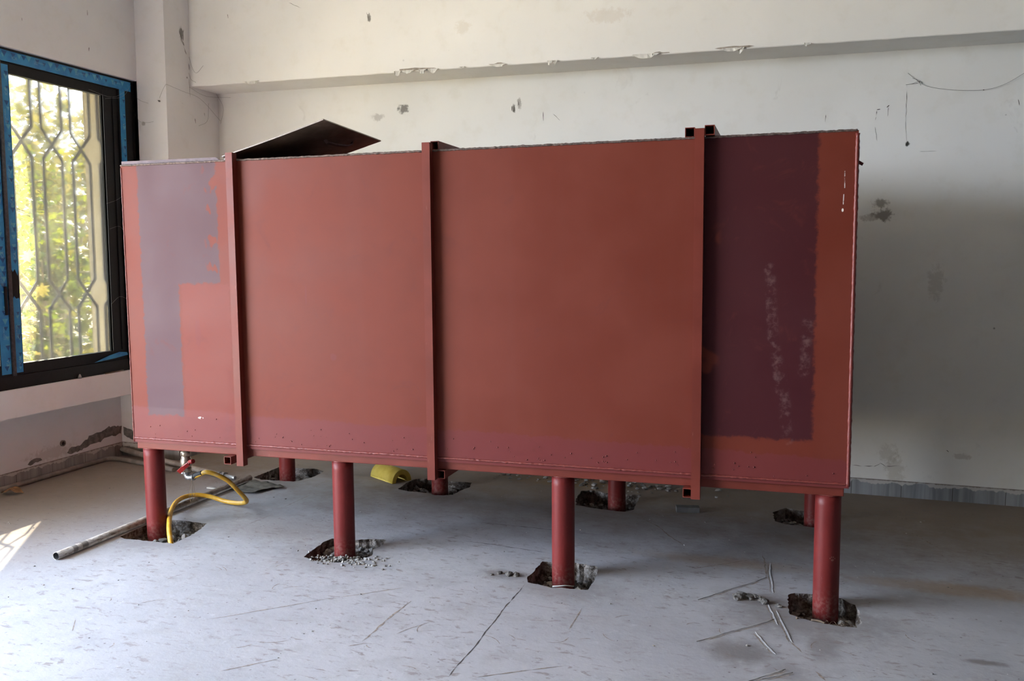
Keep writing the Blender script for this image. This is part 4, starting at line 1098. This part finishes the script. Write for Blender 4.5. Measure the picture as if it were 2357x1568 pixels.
bush('garden_shrub', 'lime green shrub with lobed leaves close outside the window, lower right of the view', 'shrub', (-6.9, 6.65, 1.05), (.5, .62, .9), 950, .11, [M_leafA, M_leafA, M_leafB], 5, leaf_maple, 1)
bush('garden_shrub', 'lime green shrub with lobed leaves outside the window, lower left of the view', 'shrub', (-6.05, 5.45, .78), (.35, .48, .85), 560, .10, [M_leafA, M_leafB, M_leafC], 5, leaf_maple, 2)
bush('garden_shrub', 'olive green shrub behind the lime green shrubs outside the window', 'shrub', (-8.3, 7.9, 1.25), (.9, 1.4, 1.6), 4200, .10, [M_leafB, M_leafA], 6, leaf_oval, 3)
bush('garden_tree', 'pale olive tree crown showing through the upper part of the window', 'tree', (-10.8, 9.7, 2.2), (1.3, 2.6, 1.9), 6500, .15, [M_leafB, M_leafC], 1, leaf_oval, 4)
bush('garden_tree', 'straw coloured hazy tree farthest from the window', 'tree', (-14.8, 13.8, 2.3), (2.0, 3.8, 2.9), 6500, .24, [M_leafC, M_leafB], 1, leaf_oval, 5)

# ------------------------------------------------------------------ cobwebs
def web(lab, paths, rad=.0011, mat=M_web, blobs=()):
    bm = bmesh.new(); rad *= .6
    for p in paths: tube(bm, smoothpath(p, 6), rad, 5)
    for c_, rr in blobs: random.seed(3); rock(bm, c_, rr, 2, .8, sub=1)
    return tag(obj('cobweb', bm, mat), lab, 'cobweb')
yb = Yw - .012
web('dusty cobweb strand sagging across the back wall at the far right', [[(.634, Yw, 2.69), (.68, yb, 2.645), (.75, yb, 2.60), (.9, yb, 2.57), (1.05, yb, 2.562), (1.16, yb, 2.585), (1.275, yb, 2.65), (1.42, Yw, 2.75)], [(.625, Yw, 2.62), (.66, yb, 2.622), (.70, yb, 2.635), (.72, Yw, 2.62)], [(.66, yb, 2.655), (.69, yb, 2.64), (.71, Yw, 2.612)]], .0016, M_web, [((.70, yb, 2.63), .006), ((1.06, yb, 2.562), .005)])
web('dusty cobweb strands in the corner between the column, the beam and the back wall', [[(-4.42, 5.44, 2.80), (-4.40, 5.6, 2.775), (-4.395, 5.8, 2.75), (-4.40, 6.045, 2.62)], [(-4.42, 5.70, 2.825), (-4.38, 5.85, 2.78), (-4.30, 6.045, 2.80)], [(-4.415, 6.02, 2.83), (-4.36, 6.03, 2.72), (-4.40, 6.045, 2.6)], [(-4.42, 5.8, 2.55), (-4.40, 5.88, 2.6), (-4.415, 5.92, 2.74)], [(-4.42, 5.44, 2.80), (-4.44, 5.43, 2.76), (-4.48, 5.437, 2.70)]], .0012, M_web, [((-4.48, 5.435, 2.68), .011)])
web('dusty cobweb strand from the window frame to the front of the column', [[(-4.70, 5.42, 2.62), (-4.66, 5.425, 2.545), (-4.60, 5.43, 2.53), (-4.54, 5.438, 2.535)], [(-4.70, 5.42, 2.73), (-4.64, 5.43, 2.69), (-4.58, 5.438, 2.67)]], .0011, M_web)
for p_, lab_ in (([(-4.70, 5.40, 2.80), (-4.69, 5.3, 2.70), (-4.70, 5.14, 2.66)], 'pale cobweb thread across the top right corner of the window frame'),
                 ([(-4.70, 5.38, 2.77), (-4.69, 5.2, 2.68), (-4.71, 5.0, 2.70)], 'pale cobweb thread along the top rail of the window sash'),
                 ([(-4.70, 5.3, 2.0), (-4.69, 5.2, 1.95), (-4.71, 5.12, 1.92)], 'pale cobweb thread on the right window stile, the uppermost of three'),
                 ([(-4.70, 5.3, 1.7), (-4.69, 5.22, 1.76), (-4.71, 5.14, 1.74)], 'pale cobweb thread on the right window stile, the middle of three'),
                 ([(-4.71, 5.13, 1.2), (-4.695, 5.2, 1.25), (-4.70, 5.3, 1.22)], 'pale cobweb thread on the right window stile, the lowest of three')):
    web(lab_, [p_], .0008, M_webp)
web('small dark cobweb in the corner of the column and the beam face', [[(-4.42, 5.71, 3.05), (-4.39, 5.71, 2.96), (-4.36, 5.716, 2.93), (-4.30, 5.716, 2.98)], [(-4.42, 5.70, 2.93), (-4.40, 5.70, 2.88), (-4.37, 5.716, 2.86)]], .0013, M_web)

# ------------------------------------------------------------------ light
sun = bpy.data.lights.new('sun', 'SUN'); sun.energy = 24; sun.angle = math.radians(.6); sun.color = (1, .88, .70)
so = bpy.data.objects.new('sun', sun); COL.objects.link(so)
so.rotation_euler = Vector((1, -1.5, -1.5)).to_track_quat('-Z', 'Y').to_euler()
w = bpy.data.worlds.new('sky'); S.world = w; w.use_nodes = True; nt = w.node_tree; nt.nodes.clear()
bg = nt.nodes.new('ShaderNodeBackground'); ow = nt.nodes.new('ShaderNodeOutputWorld')
tc = nt.nodes.new('ShaderNodeTexCoord'); sx = nt.nodes.new('ShaderNodeSeparateXYZ'); mr = nt.nodes.new('ShaderNodeMapRange'); cr = nt.nodes.new('ShaderNodeMix'); cr.data_type = 'RGBA'
nt.links.new(tc.outputs['Generated'], sx.inputs[0]); nt.links.new(sx.outputs[2], mr.inputs[0]); mr.inputs[1].default_value = 0; mr.inputs[2].default_value = .6
cr.inputs[6].default_value = (.86, .93, 1.05, 1); cr.inputs[7].default_value = (.62, .80, 1.1, 1)
nt.links.new(mr.outputs[0], cr.inputs[0]); nt.links.new(cr.outputs[2], bg.inputs[0]); bg.inputs[1].default_value = 5.0
nt.links.new(bg.outputs[0], ow.inputs[0])
def portal(loc, rot, sx_, sy_):
    l = bpy.data.lights.new('portal', 'AREA'); l.shape = 'RECTANGLE'; l.size = sx_; l.size_y = sy_; l.cycles.is_portal = True
    o = bpy.data.objects.new('portal', l); COL.objects.link(o); o.location = loc; o.rotation_euler = rot
portal((XO - .01, (W1[0] + W1[1]) / 2, 1.77), (0, -math.pi / 2, 0), 2.13, 2.24)
portal((XO - .01, (W2[0] + W2[1]) / 2, 1.85), (0, -math.pi / 2, 0), 3.7, 2.8)

# ------------------------------------------------------------------ camera
cam = bpy.data.cameras.new('camera'); cam.sensor_width = 36; cam.lens = 30.6666; cam.clip_end = 200
co = bpy.data.objects.new('camera', cam); COL.objects.link(co)
r_, u_, b_ = (.951652, .307172, .002028), (-.031444, .090847, .995368), (.305565, -.947308, .096113)
co.matrix_world = Matrix(((r_[0], u_[0], b_[0], 0), (r_[1], u_[1], b_[1], 0), (r_[2], u_[2], b_[2], 1.55), (0, 0, 0, 1)))
S.camera = co
S.view_settings.view_transform = 'Standard'; S.view_settings.look = 'None'; S.view_settings.gamma = 1; S.view_settings.exposure = 2.5
S.view_settings.use_curve_mapping = False
S.cycles.max_bounces = 8; S.cycles.diffuse_bounces = 4; S.cycles.glossy_bounces = 3; S.cycles.transmission_bounces = 3; S.cycles.transparent_max_bounces = 12; S.cycles.caustics_reflective = False; S.cycles.caustics_refractive = False
S.cycles.sample_clamp_indirect = 8
